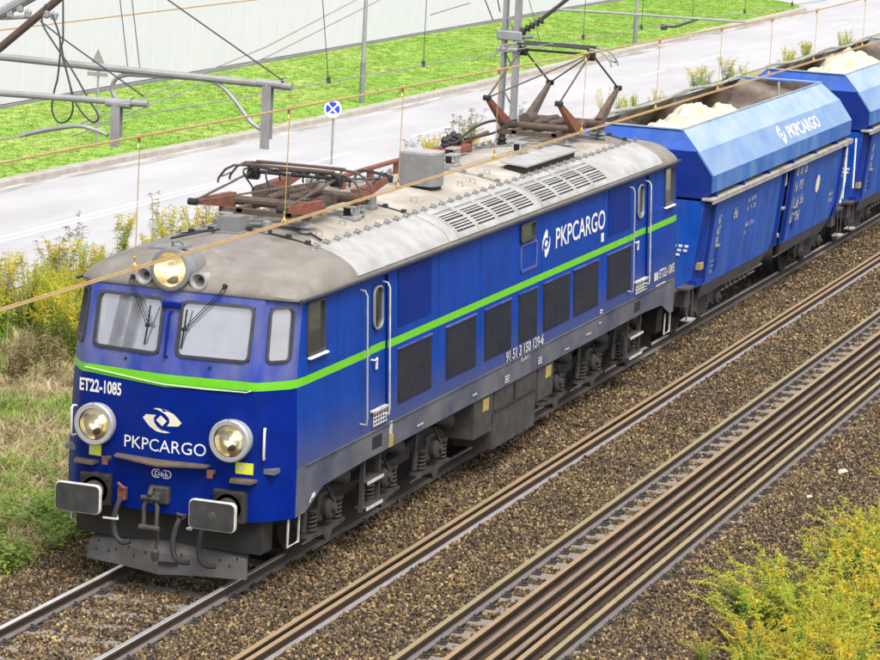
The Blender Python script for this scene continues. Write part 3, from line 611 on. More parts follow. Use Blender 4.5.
# ---- painted marks on the side
lettering('PKPCARGO', loco, S, 10.66, 13.26, 2.86, 3.17, 'white', .012)
emblem(loco, S, 10.18, 3.0, .32, .215, PI/2, 'white')
lettering('91 51 3 150 139-6', loco, lambda u, v: S(u, v, .014), 8.30, 10.08, 1.50, 1.665, 'white_dirty', .03)
lettering('PL-PKPC', loco, lambda u, v: S(u, v, .014), 9.02, 9.42, 1.395, 1.455, 'white_dirty', .02)
lettering('ET22-1085', loco, S, 16.55, 17.50, 1.60, 1.76, 'white_dirty', .03)
patch(loco, S, 'paint_mark', 16.22, 16.48, 1.60, 1.74, 'white_dirty')
patch(loco, S, 'paint_mark', 13.05, 13.2, 2.66, 2.80, 'white')
for u, v, w_, h_ in [(8.28, 1.20, .22, .13), (9.86, 1.22, .18, .13), (6.85, 1.26, .2, .05), (4.6, 1.24, .24, .05), (13.0, 1.52, .16, .08), (13.0, 1.36, .12, .06), (12.3, 1.28, .25, .03), (16.3, 1.50, .6, .02), (11.2, 1.22, .22, .03)]:
    for j in range(max(1, int(h_/.04))): patch(loco, lambda a, c: S(a, c, .016), 'paint_mark', u, u+w_, v+.04*j, v+.04*j+.026, 'white_dirty')

# ---- nose: lettering, emblem, lamps, step, buffers
lettering('ET22-1085', loco, Ff, -1.17, -.585, 2.235, 2.395, 'white', .03)
emblem(loco, Ff, -.02, 2.01, .255, .24)
lettering('PKPCARGO', loco, Ff, -.52, .55, 1.625, 1.775, 'white', .0)
b = MB(); oo = rrect(.26, .105, .05); ii = rrect(.235, .08, .039); b.loft([[Ff(p[0]+.0, 1.36+p[1]) for p in q] for q in (oo, ii)], closed=True); b.build('oval_plate', 'white', loco, smooth=0)
b = MB()
for a, w_, v0, v1 in ((-.085, .014, 1.33, 1.39), (-.068, .02, 1.33, 1.342), (-.068, .02, 1.378, 1.39), (-.036, .012, 1.335, 1.385), (-.022, .016, 1.35, 1.362), (.0, .014, 1.33, 1.39), (.022, .012, 1.33, 1.37), (.05, .012, 1.33, 1.39), (.064, .016, 1.352, 1.364), (.076, .010, 1.33, 1.36)): b.add([Ff(a, v0), Ff(a+w_, v0), Ff(a+w_, v1), Ff(a, v1)], [(0, 1, 2, 3)])
b.build('worn_lettering', 'white', loco, smooth=0, fix=False)
b = MB(); pl = [Ff(-.62, 1.535, 0), Ff(-.60, 1.535, .14), Ff(.0, 1.50, .16), Ff(.60, 1.535, .14), Ff(.62, 1.535, 0), Ff(0, 1.535, 0)]; b.prism(pl, (0, 0, -.022)); b.build('foot_ledge', 'rust_brown', loco, smooth=0)
def lamp(parent, o, r, depth, name='headlight', lit=True, ax=(-1, 0, 0)):
    o = Vector(o); h = MB(); h.lathe([(-.05, r*.96), (depth*.55, r), (depth*.62, r*1.06), (depth, r*1.06), (depth+.015, r*1.0), (depth+.015, r*.80), (depth*.5, r*.78)], o, ax, 32, caps=(0, 0)); hd = h.build(name, 'grey_light', parent)
    q = MB(); q.lathe([(depth*.98, r*.79), (depth*.6, r*.70), (depth*.2, r*.45), (depth*.05, r*.16), (depth*.02, .001)], o, ax, 28, caps=(0, 0)); q.build('reflector', 'reflector', hd); q = MB(); q.lathe([(depth*1.0, r*.815), (depth*1.02, r*.80), (depth*.97, r*.755), (depth*.9, r*.77)], o, ax, 32, caps=(0, 0)); q.build('gasket', 'rubber', hd)
    q = MB(); a = Vector(ax); c = o+Vector((0, 0, r*.04)); q.lathe([(depth*.1, r*.09), (depth*.4, r*.12), (depth*.5, r*.08), (depth*.54, .001)], c, ax, 14); q.build('bulb', 'bulb' if lit else 'reflector', hd)
    q = MB(); q.lathe([(depth*.99, r*.80), (depth*1.12, r*.55), (depth*1.17, .001)], o, ax, 28, caps=(0, 0)); q.build('lens', 'glass_lamp', hd)
    if True:
        q = MB(); q.lathe([(depth*.2, r*.16), (depth*.75, r*.13), (depth*.8, .001)], o+Vector((0, 0, -r*.42)), ax, 12); q.build('lamp_holder', 'rust_brown', hd)
    return hd
for s in (-1, 1):
    for end in (0, 1):
        xx = x0f(1.88)+.11*.885
        lamp(loco, (xx if not end else LL-xx, s*.885, 1.875), .245, .15, lit=not end, ax=(-1 if not end else 1, 0, 0))
    c = MB(); c.lathe([(0, .012), (.02, .012)], Ff(s*.885, 2.155, .165), (-1, 0, 0), 8); c.build('lamp_screw', 'black', loco)
    # corner handrail, yellow plate, small shelf, lamp bracket
    t = MB(); u = s*1.24; hx = x0f(2)+.20
    t.tube([(hx, -u, 2.02), (hx-.06, -u*1.015, 2.03), (hx-.08, -u*1.02, 2.0), (hx-.08, -u*1.02, 1.70), (hx-.06, -u*1.015, 1.66), (hx, -u, 1.66)], .015, 7); t.build('handrail', 'white', loco)
    uu_ = -.93 if s < 0 else 1.02
    patch(loco, Ff, 'yellow_plate', uu_-.08 if s < 0 else uu_-.1, uu_+.09 if s < 0 else uu_+.12, 1.46, 1.60, 'yellow')
    patch(loco, lambda a, c: Ff(a, c, .009), 'pale_mark', uu_-.06, uu_-.01, 1.51, 1.56, 'cream')
    b = MB(); e = s*1.03; b.prism([Ff(e-.16, 1.41, 0), Ff(e-.13, 1.40, .13), Ff(e+.13, 1.40, .13), Ff(e+.16, 1.41, 0)], (0, 0, -.035)); b.build('shelf', 'rust_brown', loco, smooth=0)
    b = MB(); e = -.72 if s < 0 else .66; b.box((Ff(e, 1.46)[0]-.13, -e-.025, 1.44), (Ff(e, 1.46)[0], -e+.025, 1.48)); b.box((Ff(e, 1.46)[0]-.14, -e-.035, 1.40), (Ff(e, 1.46)[0]-.12, -e+.035, 1.50), mi=1); b.build('lamp_bracket', ['rust_brown', 'rust_red'], loco)
b = MB(); b.box((.36, -1.49, 1.30), (.80, -1.44, 1.40), c=.01); b.build('beam_bracket', 'blue_front', loco)
# buffers
for end in (0, 1):
    fx = lambda x: x if not end else LL-x
    for s in (-1, 1):
        bf = MB(); y = s*.875; ax = (-1 if not end else 1, 0, 0)
        bf.lathe([(0, .17), (.02, .17), (.02, .125), (.28, .12), (.30, .105), (.46, .10)], (fx(-.12), y, 1.05), ax, 20); hb = bf.build('buffer', 'bogie_lt', loco)
        pl = rrect(.60, .36, .06, 3); q = MB(); n = len(pl)
        q.loft([[(fx(-.545), y+p[0]*.9, 1.05+p[1]*.9) for p in pl], [(fx(-.56), y+p[0], 1.05+p[1]) for p in pl], [(fx(-.60), y+p[0], 1.05+p[1]) for p in pl], [(fx(-.605), y+p[0]*.985, 1.05+p[1]*.975) for p in pl], [(fx(-.612), y+p[0]*.955, 1.05+p[1]*.93) for p in pl]], closed=True, mif=lambda i, k: 1 if i in (1, 2, 3) else 0)
        q.add([(fx(-.612), y+p[0]*.955, 1.05+p[1]*.93) for p in pl], [tuple(range(n))]); q.add([(fx(-.545), y+p[0]*.9, 1.05+p[1]*.9) for p in pl], [tuple(range(n))]); q.build('buffer_plate', ['buffer_face', 'white_dirty'], hb)
        q = MB(); q.lathe([(.0, .05), (.006, .045), (.006, .001)], (fx(-.611), y, 1.05), ax, 14); q.build('wear_spot', 'bogie_lt', hb)
        q = MB(); q.box((min(fx(-.14), fx(.15)), y-.21, .86), (max(fx(-.14), fx(.15)), y+.21, 1.26), c=.02)
        for dy in (-.16, .16):
            for dz in (.90, 1.21): q.lathe([(0, .02), (.02, .018)], (fx(-.14), y+dy, dz), ax, 6)
        q.build('buffer_housing', 'bogie', loco)
        q = MB(); q.tube([(fx(-.14), y-s*.30, .80), (fx(-.36), y-s*.42, .79), (fx(-.52), y-s*.30, .83)], .014, 6); q.build('uncoupling_bar', 'white_dirty', loco)
    # headstock, coupler, hoses
    b = MB(); b.box((min(fx(.10), fx(.45)), -1.22, .46), (max(fx(.10), fx(.45)), 1.22, .90)); b.build('headstock', 'bogie', loco)
    b = MB(); b.box((min(fx(-.22), fx(-.05)), -.13, 1.0), (max(fx(-.22), fx(-.05)), .13, 1.22), c=.02); b.box((min(fx(-.42), fx(-.1)), -.04, 1.05), (max(fx(-.42), fx(-.1)), .04, 1.15), c=.015)
    b.tube([(fx(-.40), 0, 1.12), (fx(-.46), 0, 1.18), (fx(-.42), 0, 1.24), (fx(-.34), 0, 1.22)], .03, 8); cp = b.build('coupling_hook', 'bogie_lt', loco)
    b = MB()
    for dy in (-.085, .085): b.tube([(fx(-.40), dy*.6, 1.10), (fx(-.42), dy, 1.02), (fx(-.42), dy, .82), (fx(-.44), dy*.9, .76)], .026, 7)
    b.tube([(fx(-.44), -.13, .76), (fx(-.44), .13, .76)], .035, 8); b.tube([(fx(-.43), -.12, 1.12), (fx(-.43), .12, 1.12)], .03, 8); b.build('coupling_link', 'bogie_lt', cp)
    b = MB(); b.tube([(fx(-.40), -.06, .78), (fx(-.36), -.08, .62), (fx(-.36), -.05, .44)], .02, 6); b.lathe([(0, .03), (.05, .05), (.12, .05), (.15, .02)], (fx(-.36), -.05, .34), (0, 0, 1), 10); b.build('coupling_screw', 'bogie_lt', cp)
    for y, rd in ((.50, 1), (-.28, 0), (-.62, 0)):
        b = MB(); b.tube(smooth([(fx(-.12), y, 1.02 if rd else .86), (fx(-.24), y, .98 if rd else .82), (fx(-.32), y+.02, .80 if rd else .62), (fx(-.36), y-.02, .60 if rd else .44), (fx(-.38), y-.12, .52 if rd else .38), (fx(-.36), y-.22, .54 if rd else .38)]), .034, 8); b.build('brake_hose', 'rubber', loco)
        b = MB(); b.box((min(fx(-.20), fx(-.10)), y-.05, .98 if rd else .84), (max(fx(-.20), fx(-.10)), y+.05, 1.14 if rd else .90), c=.01); b.tube([(fx(-.22), y-.05, 1.14 if rd else .9), (fx(-.22), y+.03, 1.2 if rd else .92)], .02, 6); b.build('hose_cock', 'rust_red' if rd else 'bogie_lt', loco)
    # snow plough: a shallow V of two bent plates with slots
    pb = MB(); LV = [(.56, .30, .99), (.47, .06, 1.02), (.37, -.10, 1.04), (.14, -.15, 1.06)]
    rws = []
    for z, x, w_ in LV: rws.append([(fx(x+.22*abs(t)), t*w_, z-(.02 if abs(t) < .1 and z < .3 else 0)) for t in (-1, -.5, 0, .5, 1)])
    pb.loft(rws); pb.add([], []); pb.loft([[(fx(x+.22*abs(t)+.03), t*w_, z) for t in (-1, -.5, 0, .5, 1)] for z, x, w_ in LV]); pw = pb.build('snow_plough', 'plough', loco, smooth=20)
    sl_ = MB()
    for t, z in [(-.9, .36), (-.7, .33), (-.45, .31), (-.25, .36), (.2, .33), (.45, .35), (.62, .30), (.88, .35), (-.82, .27), (-.55, .25), (.36, .27), (.72, .26), (.9, .25)]:
        xx = np.interp(z, [.15, .35], [-.15, -.10])+.22*abs(t)-.006; sl_.add([(fx(xx), t*1.03-.010, z-.045), (fx(xx), t*1.03+.010, z-.045), (fx(xx), t*1.03+.012, z+.035), (fx(xx), t*1.03-.008, z+.035)], [(0, 1, 2, 3)])
    sl_.add([(fx(-.10), -.24, .24), (fx(-.155), .0, .24), (fx(-.155), .0, .285), (fx(-.10), -.24, .285)], [(0, 1, 2, 3)]); sl_.build('slot', 'black', pw, smooth=0)
    # corner step
    for s in (-1, 1):
        b = MB(); b.tube([(fx(.40), s*1.44, .88), (fx(.40), s*1.44, .52), (fx(.74), s*1.44, .52), (fx(.74), s*1.44, .88)], .016, 6); b.build('corner_step', 'white_dirty', loco)
b = MB(); b.add([S(.86, .98, .004), S(.96, 1.06, .004), S(.94, 1.09, .004), S(.85, 1.0, .004)], [(0, 1, 2, 3)]); b.add([S(.94, 1.02, .004), S(1.03, 1.04, .004), S(1.03, 1.09, .004), S(.95, 1.09, .004)], [(0, 1, 2, 3)]); b.build('paint_mark', 'white', loco, smooth=0)

# ---- nose top: headlamp, horns, wipers, pillar rail
TOP = MB(); TOP.lathe([(-.35, .235), (.10, .245), (.12, .26), (.20, .26), (.21, .245), (.21, .205), (.10, .20)], (.22, .05, 3.80), (-1, 0, .06), 32, caps=(1, 0)); tl = TOP.build('roof_headlight', 'grey_mid', loco)
b = MB(); b.lathe([(.205, .205), (.13, .17), (.06, .10), (.03, .03), (.025, .001)], (.22, .05, 3.80), (-1, 0, .06), 28, caps=(0, 0)); b.build('reflector', 'reflector', tl)
b = MB(); b.lathe([(.05, .04), (.13, .05), (.17, .03), (.18, .001)], (.22, .02, 3.79), (-1, 0, .06), 12); b.build('bulb', 'bulb', tl)
b = MB(); b.lathe([(.205, .206), (.235, .14), (.25, .001)], (.22, .05, 3.80), (-1, 0, .06), 28, caps=(0, 0)); b.build('lens', 'glass_lamp', tl)
b = MB(); b.prism([(.06, -.03, 4.05), (.04, .34, 4.03), (.30, .34, 4.045), (.30, -.10, 4.06)], (0, 0, .02)); b.tube([(.16, .08, 4.06), (.14, .08, 4.13), (.16, .0, 4.15), (.18, -.05, 4.10)], .018, 6); b.build('lamp_hood', 'grey_mid', tl)
b = MB(); b.prism([(.22, -.18, 3.56), (.20, -.48, 3.57), (.75, -.42, 3.80), (.75, -.10, 3.95)], (0, 0, .05)); b.build('lamp_fairing', 'roof_dome', tl)
for y, z in ((.41, 3.70), (-.30, 3.70)):
    b = MB(); b.lathe([(-.40, .07), (.02, .075), (.10, .105), (.14, .11), (.14, .085), (.06, .05), (.0, .02)], (.20, y, z), (-1, 0, 0), 18); b.lathe([(.035, .052), (.03, .001)], (.20, y, z), (-1, 0, 0), 14, mi=1); b.build('horn', ['grey_light', 'black'], loco)
for s, px_ in ((1, .28), (-1, -.22)):     # wipers hang from the roof edge
    b = MB(); tpt = (.14, .58 if s > 0 else -.62, 3.66); ept = Vector(Ff(-px_ if s > 0 else .20, 3.13, .05))
    for k in (-.025, .025): b.tube([(tpt[0], tpt[1]+k, tpt[2]), (tpt[0]-.06, tpt[1]+k*.9, tpt[2]-.05), (ept.x, ept.y+k*.6, ept.z)], .006, 5)
    b.tube([(ept.x-.005, ept.y-.03, ept.z+.24), (ept.x, ept.y, ept.z), (ept.x-.005, ept.y+.035, ept.z-.24)], .011, 5); b.lathe([(-.02, .03), (.03, .025)], ept, (-1, 0, 0), 8); b.lathe([(-.05, .03), (.04, .025)], tpt, (-1, 0, .3), 8); b.build('wiper', 'black', loco)
b = MB(); b.tube([Ff(0, 2.78, .0), Ff(0, 2.79, .05), Ff(0, 3.30, .05), Ff(0, 3.31, .0)], .018, 7); b.box((x0f(3.4)-.045, -.12, 3.36), (x0f(3.4)+.02, .12, 3.43), c=.01); b.build('pillar_rail', 'blue_front', loco)
for s in (-1, 1):
    b = MB(); b.lathe([(0, .018), (.015, .016)], Ff(s*.55, 2.70, .0), (-1, 0, 0), 8); b.build('bolt', 'black', loco)

# ---- roof
RL = [(3.50, 1.485, .00, 1.0), (3.535, 1.49, -.005, 1.0), (3.60, 1.455, .045, 1.02), (3.68, 1.39, .16, 1.08), (3.755, 1.28, .34, 1.18), (3.82, 1.13, .60, 1.3), (3.875, .95, .92, 1.45), (3.93, .70, 1.35, 1.6), (3.975, .45, 1.75, 1.7), (4.00, .22, 2.1, 1.7), (4.01, .02, 2.4, 1.7)]
def roof_z(y): 
    a = abs(y); P_ = [(q[1], q[0]) for q in RL][::-1]; return float(np.interp(a, [p[0] for p in P_], [p[1] for p in P_]))
eo = [colpos(c, 3.5) for c in [('f', 0), ('f', .35), ('f', .7), ('f', 1.0), ('f', 1.12), ('c', .165, 1.21), ('c', .24, 1.29), ('c', .35, 1.38), ('c', .465, 1.455), ('c', .60, 1.505), ('c', .76, 1.52)]]
ex0 = eo[0][0]
rows = []
for z, w_, fx_, g_ in RL:
    hr = [(x0f(3.5)+fx_+(p[0]-ex0)*g_, p[1]*w_/eo[-1][1], z+(.07*max(0, 1-(p[0]-ex0)/.45) if z < 3.65 else .07*max(0, 1-(p[0]-ex0)/.45)*max(0, (3.9-z)/.25) if z < 3.9 else 0)) for p in eo]
    full = hr+[(LL-a, b_, c_) for a, b_, c_ in reversed(hr)]
    rows.append([(a, -b_, c_) for a, b_, c_ in full]+[(a, b_, c_) for a, b_, c_ in reversed(full[1:-1])])
b = MB(); nE = len(eo)
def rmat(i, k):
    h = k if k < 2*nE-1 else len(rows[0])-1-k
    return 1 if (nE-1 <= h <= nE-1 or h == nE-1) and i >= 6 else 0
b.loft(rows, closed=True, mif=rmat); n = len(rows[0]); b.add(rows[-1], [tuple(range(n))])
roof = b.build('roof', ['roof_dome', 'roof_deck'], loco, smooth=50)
def prof_pts(y0, y1, n, off):         # along the roof's cross-section, from the gutter upwards
    zs = np.linspace(0, 1, n); P_ = np.array([(q[1], q[0]) for q in RL if q[0] >= 3.53]); d = np.concatenate([[0], np.cumsum(np.hypot(np.diff(P_[:, 0]), np.diff(P_[:, 1])))])
    a0 = np.interp(-y0, -P_[:, 0], d); a1 = np.interp(-y1, -P_[:, 0], d); out = []
    for t in np.linspace(a0, a1, n):
        y = np.interp(t, d, P_[:, 0]); z = np.interp(t, d, P_[:, 1]); e = .02; y2 = np.interp(t+e, d, P_[:, 0]); z2 = np.interp(t+e, d, P_[:, 1]); y1_ = np.interp(t-e, d, P_[:, 0]); z1_ = np.interp(t-e, d, P_[:, 1])
        tx, tz = y2-y1_, z2-z1_; L_ = math.hypot(tx, tz) or 1; out.append((y+off*tz/L_, z-off*tx/L_))
    return out
def shell(x0, x1, y0, y1, off, th, m_, name, s=-1, n=10, parent=loco):
    a = prof_pts(y0, y1, n, off); c = prof_pts(y0, y1, n, off-th); poly = a+c[::-1]; bb = MB()
    bb.loft([[(x, s*y, z) for y, z in poly] for x in (x0, x1)], closed=True); bb.add([(x0, s*y, z) for y, z in poly], [tuple(range(len(poly)))]); bb.add([(x1, s*y, z) for y, z in poly], [tuple(range(len(poly)))])
    return bb.build(name, m_, parent, smooth=30)
for s in (-1, 1):
    shell(2.30, 5.70, 1.47, .93, .014, .02, 'roof_white', 'roof_fairing', s)
    shell(13.62, 16.45, 1.47, .93, .014, .02, 'roof_white', 'roof_fairing', s)
    shell(5.72, 6.08, 1.47, .93, .018, .02, 'roof_white', 'roof_band', s)
    shell(13.36, 13.60, 1.47, .93, .018, .02, 'roof_white', 'roof_band', s)
    shell(9.60, 9.84, 1.47, .93, .018, .02, 'roof_white', 'roof_band', s)
    for x0_, x1_ in [(6.08+.88*i, 6.08+.88*(i+1)) for i in range(4)]+[(9.84+.88*i, 9.84+.88*(i+1)) for i in range(4)]:
        gp = shell(x0_+.01, x1_-.01, 1.47, .93, .006, .012, 'roof_dark', 'louvre_panel', s)
        P_ = prof_pts(1.47, .93, 23, .020); g = MB()
        def bar(xa, xb, i0, i1): g.loft([[(x, s*P_[i][0], P_[i][1]) for i in range(i0, i1+1)] for x in (xa, xb)])
        bar(x0_+.005, x0_+.075, 0, 22); bar(x1_-.075, x1_-.005, 0, 22)
        for i0, i1 in ((0, 3), (9, 10), (15, 16), (18, 22)): bar(x0_+.07, x1_-.07, i0, i1)
        fine = prof_pts(1.47, .93, 221, .020)
        for q0 in (30, 105):
            for j in range(4):
                a0 = q0+int(j*16); a1 = a0+8; bar_ = [fine[a0+9], fine[min(a1+9, 220)]]
                g.add([(x0_+.07, s*bar_[0][0], bar_[0][1]), (x1_-.07, s*bar_[0][0], bar_[0][1]), (x1_-.07, s*bar_[1][0], bar_[1][1]), (x0_+.07, s*bar_[1][0], bar_[1][1])], [(0, 1, 2, 3)])
        for j in range(9): xx = x0_+.10+j*(x1_-x0_-.2)/9; bar(xx, xx+.03, 16, 18)
        g.build('slat', 'roof_white', gp, smooth=0)
    # row of hinged catches along the fairing's upper edge
    st = MB(); y = s*.925; z = roof_z(.925)+.012; st.tube([(2.15, y, z), (16.6, y, z)], .012, 5)
    for x in np.arange(2.2, 16.6, .36):
        st.box((x-.018, y-.035, z-.01), (x+.018, y+.035, z+.03), mi=1); st.tube([(x, y-s*.03, z+.01), (x+.02, y-s*.02, z+.06), (x+.06, y+s*.05, z+.02)], .011, 5, mi=1)
    st.build('catch_row', ['grey_light', 'grey_mid'], loco)
    g = MB(); g.tube([(.45, s*1.47, 3.515), (1.0, s*1.498, 3.512), (LL-1.0, s*1.498, 3.512), (LL-.45, s*1.47, 3.515)], .022, 6); g.build('gutter', 'gasket', loco)
for x in (2.28, 5.72, 9.72, 13.45, 16.45):       # transverse seams of the lift-off roof sections
    b = MB(); ys_ = np.linspace(-.93, .93, 15); b.tube([(x, y, roof_z(y)+.008) for y in ys_], .014, 5)
    for y in ys_[1:-1:2]: b.box((x-.03, y-.03, roof_z(y)), (x+.03, y+.03, roof_z(y)+.05))
    b.build('roof_seam', 'roof_dark' if x in (2.28, 5.72, 16.45) else 'grey_mid', loco)
for i in range(7):
    b = MB(); 
    for q in range(3): b.lathe([(0, .010), (.008, .009)], (1.25+.02*i+q*.012, -.55+.0*i+.09*(q-1), roof_z(.5)-.09+.03*(q % 2)), (0, 0, 1), 6)
    break
# ---- roof equipment
b = MB(); b.prism([(2.05, .35, 3.99), (2.05, .06, 4.0), (2.35, .04, 4.0), (2.35, .33, 3.99)], (.0, 0, .20)); b.box((2.0, .0, 3.98), (2.40, .40, 4.01)); b.build('roof_vent', 'grey_mid', loco, smooth=0)
b = MB(); b.lathe([(0, .07), (.14, .06), (.16, .03)], (2.30, -.22, 4.0), (0, 0, 1), 12); b.build('roof_vent', 'grey_mid', loco)
b = MB(); pts = [(7.62, .0), (8.12, .0), (8.12, -.45)]+[(7.87+.25*math.cos(t), -.45+.12*math.sin(t)) for t in np.linspace(0, -PI, 9)][1:]; b.prism([(x, y, 4.03) for x, y in pts], (0, 0, .45)); cy = b.build('resistor_box', 'grey_mid', loco, smooth=40)
b = MB(); b.prism([(x*1.0-.0, y, 4.48) for x, y in pts], (0, 0, .03)); b.build('lid', 'roof_white', cy, smooth=0)
b = MB(); b.box((7.68, -.50, 3.97), (8.06, -.05, 4.03)); b.build('foot', 'roof_dark', cy)
b = MB(); b.prism([(10.85, -.46, 4.05), (13.55, -.46, 4.05), (13.55, -.88, 4.015), (10.85, -.88, 4.015)], (0, 0, .025)); hp = b.build('raised_hatch', 'roof_white', loco, smooth=0)
b = MB(); b.box((10.9, -.82, 3.86), (13.5, -.5, 4.01)); b.build('hatch_opening', 'roof_dark', hp)
for x, y in ((9.3, .10), (10.3, .12), (11.4, .5), (5.4, -.40), (4.4, -.55), (16.3, -.35), (12.6, -.2), (2.75, .5), (4.6, .55)):
    b = MB(); b.box((x-.13, y-.10, roof_z(y)-.01), (x+.13, y+.10, roof_z(y)+.05), c=.01); b.box((x-.10, y-.08, roof_z(y)+.05), (x+.10, y-.05, roof_z(y)+.17)); b.box((x-.10, y+.05, roof_z(y)+.05), (x+.10, y+.08, roof_z(y)+.17), mi=1); b.box((x-.14, y-.09, roof_z(y)+.16), (x+.14, y+.09, roof_z(y)+.19), c=.008); b.build('insulator_block', ['galv', 'black'], loco)
for x, y in ((3.9, -.62), (6.6, -.62), (8.6, -.60), (9.1, -.62), (10.1, -.50), (12.0, -.25), (13.9, -.6), (2.9, -.7), (15.9, -.65)):
    b = MB(); z = roof_z(y); b.tube([(x, y-.04, z-.01), (x, y-.04, z+.06), (x, y+.04, z+.06), (x, y+.04, z-.01)], .011, 6); b.build('lifting_eye', 'grey_light', loco)
b = MB(); b.tube([(5.9, .70, 4.12), (9.0, .72, 4.12), (12.6, .72, 4.13), (13.4, .62, 4.2)], .035, 8)
for x in np.arange(6.2, 13, 1.1): b.box((x-.04, .68, 3.93), (x+.04, .76, 4.12))
b.build('roof_conduit', 'rust_red', loco)
b = MB(); b.tube(smooth([(5.8, .55, 4.05), (6.3, .62, 4.28), (6.8, .4, 4.12), (7.3, .45, 4.22), (7.8, .15, 4.1)]), .022, 6); b.tube(smooth([(11.9, .66, 4.15), (12.4, .5, 4.38), (13.2, .45, 4.42), (13.9, .5, 4.3)]), .022, 6); b.tube(smooth([(12.2, .6, 4.2), (12.9, .35, 4.26), (13.5, .3, 4.38), (14.2, .4, 4.35)]), .020, 6); b.build('roof_cable', 'rubber', loco)
b = MB(); b.box((6.2, .52, 4.02), (6.7, .85, 4.20), c=.02); b.lathe([(0, .05), (.10, .05)], (6.3, .6, 4.2), (0, 0, 1), 10, mi=1); b.build('arrester', ['galv', 'rust_brown'], loco)
b = MB(); 
for i, (x, y) in enumerate(((11.5, .68), (11.8, .72), (12.1, .66), (12.25, .8))): b.lathe([(0, .05), (.05, .07), (.08, .05), (.12, .07), (.18, .03)], (x, y, 4.12), (0, 0, 1), 10)
b.box((11.4, .55, 4.0), (12.4, .85, 4.12), c=.02, mi=1); b.build('main_switch', ['rubber', 'rust_red'], loco)
b = MB(); b.tube([(15.9, -.55, 4.0), (15.95, -.5, 4.18), (15.7, -.42, 4.2), (15.6, -.38, 4.25)], .02, 6); b.build('roof_cable', 'cream', loco)
b = MB(); b.tube(smooth([(1.55, .75, 3.93), (1.7, .5, 4.0), (2.0, .35, 4.02), (2.6, -.1, 4.04), (2.8, -.5, 4.0), (2.6, -.85, 3.93)]), .016, 6); b.build('roof_cable', 'rubber', loco)

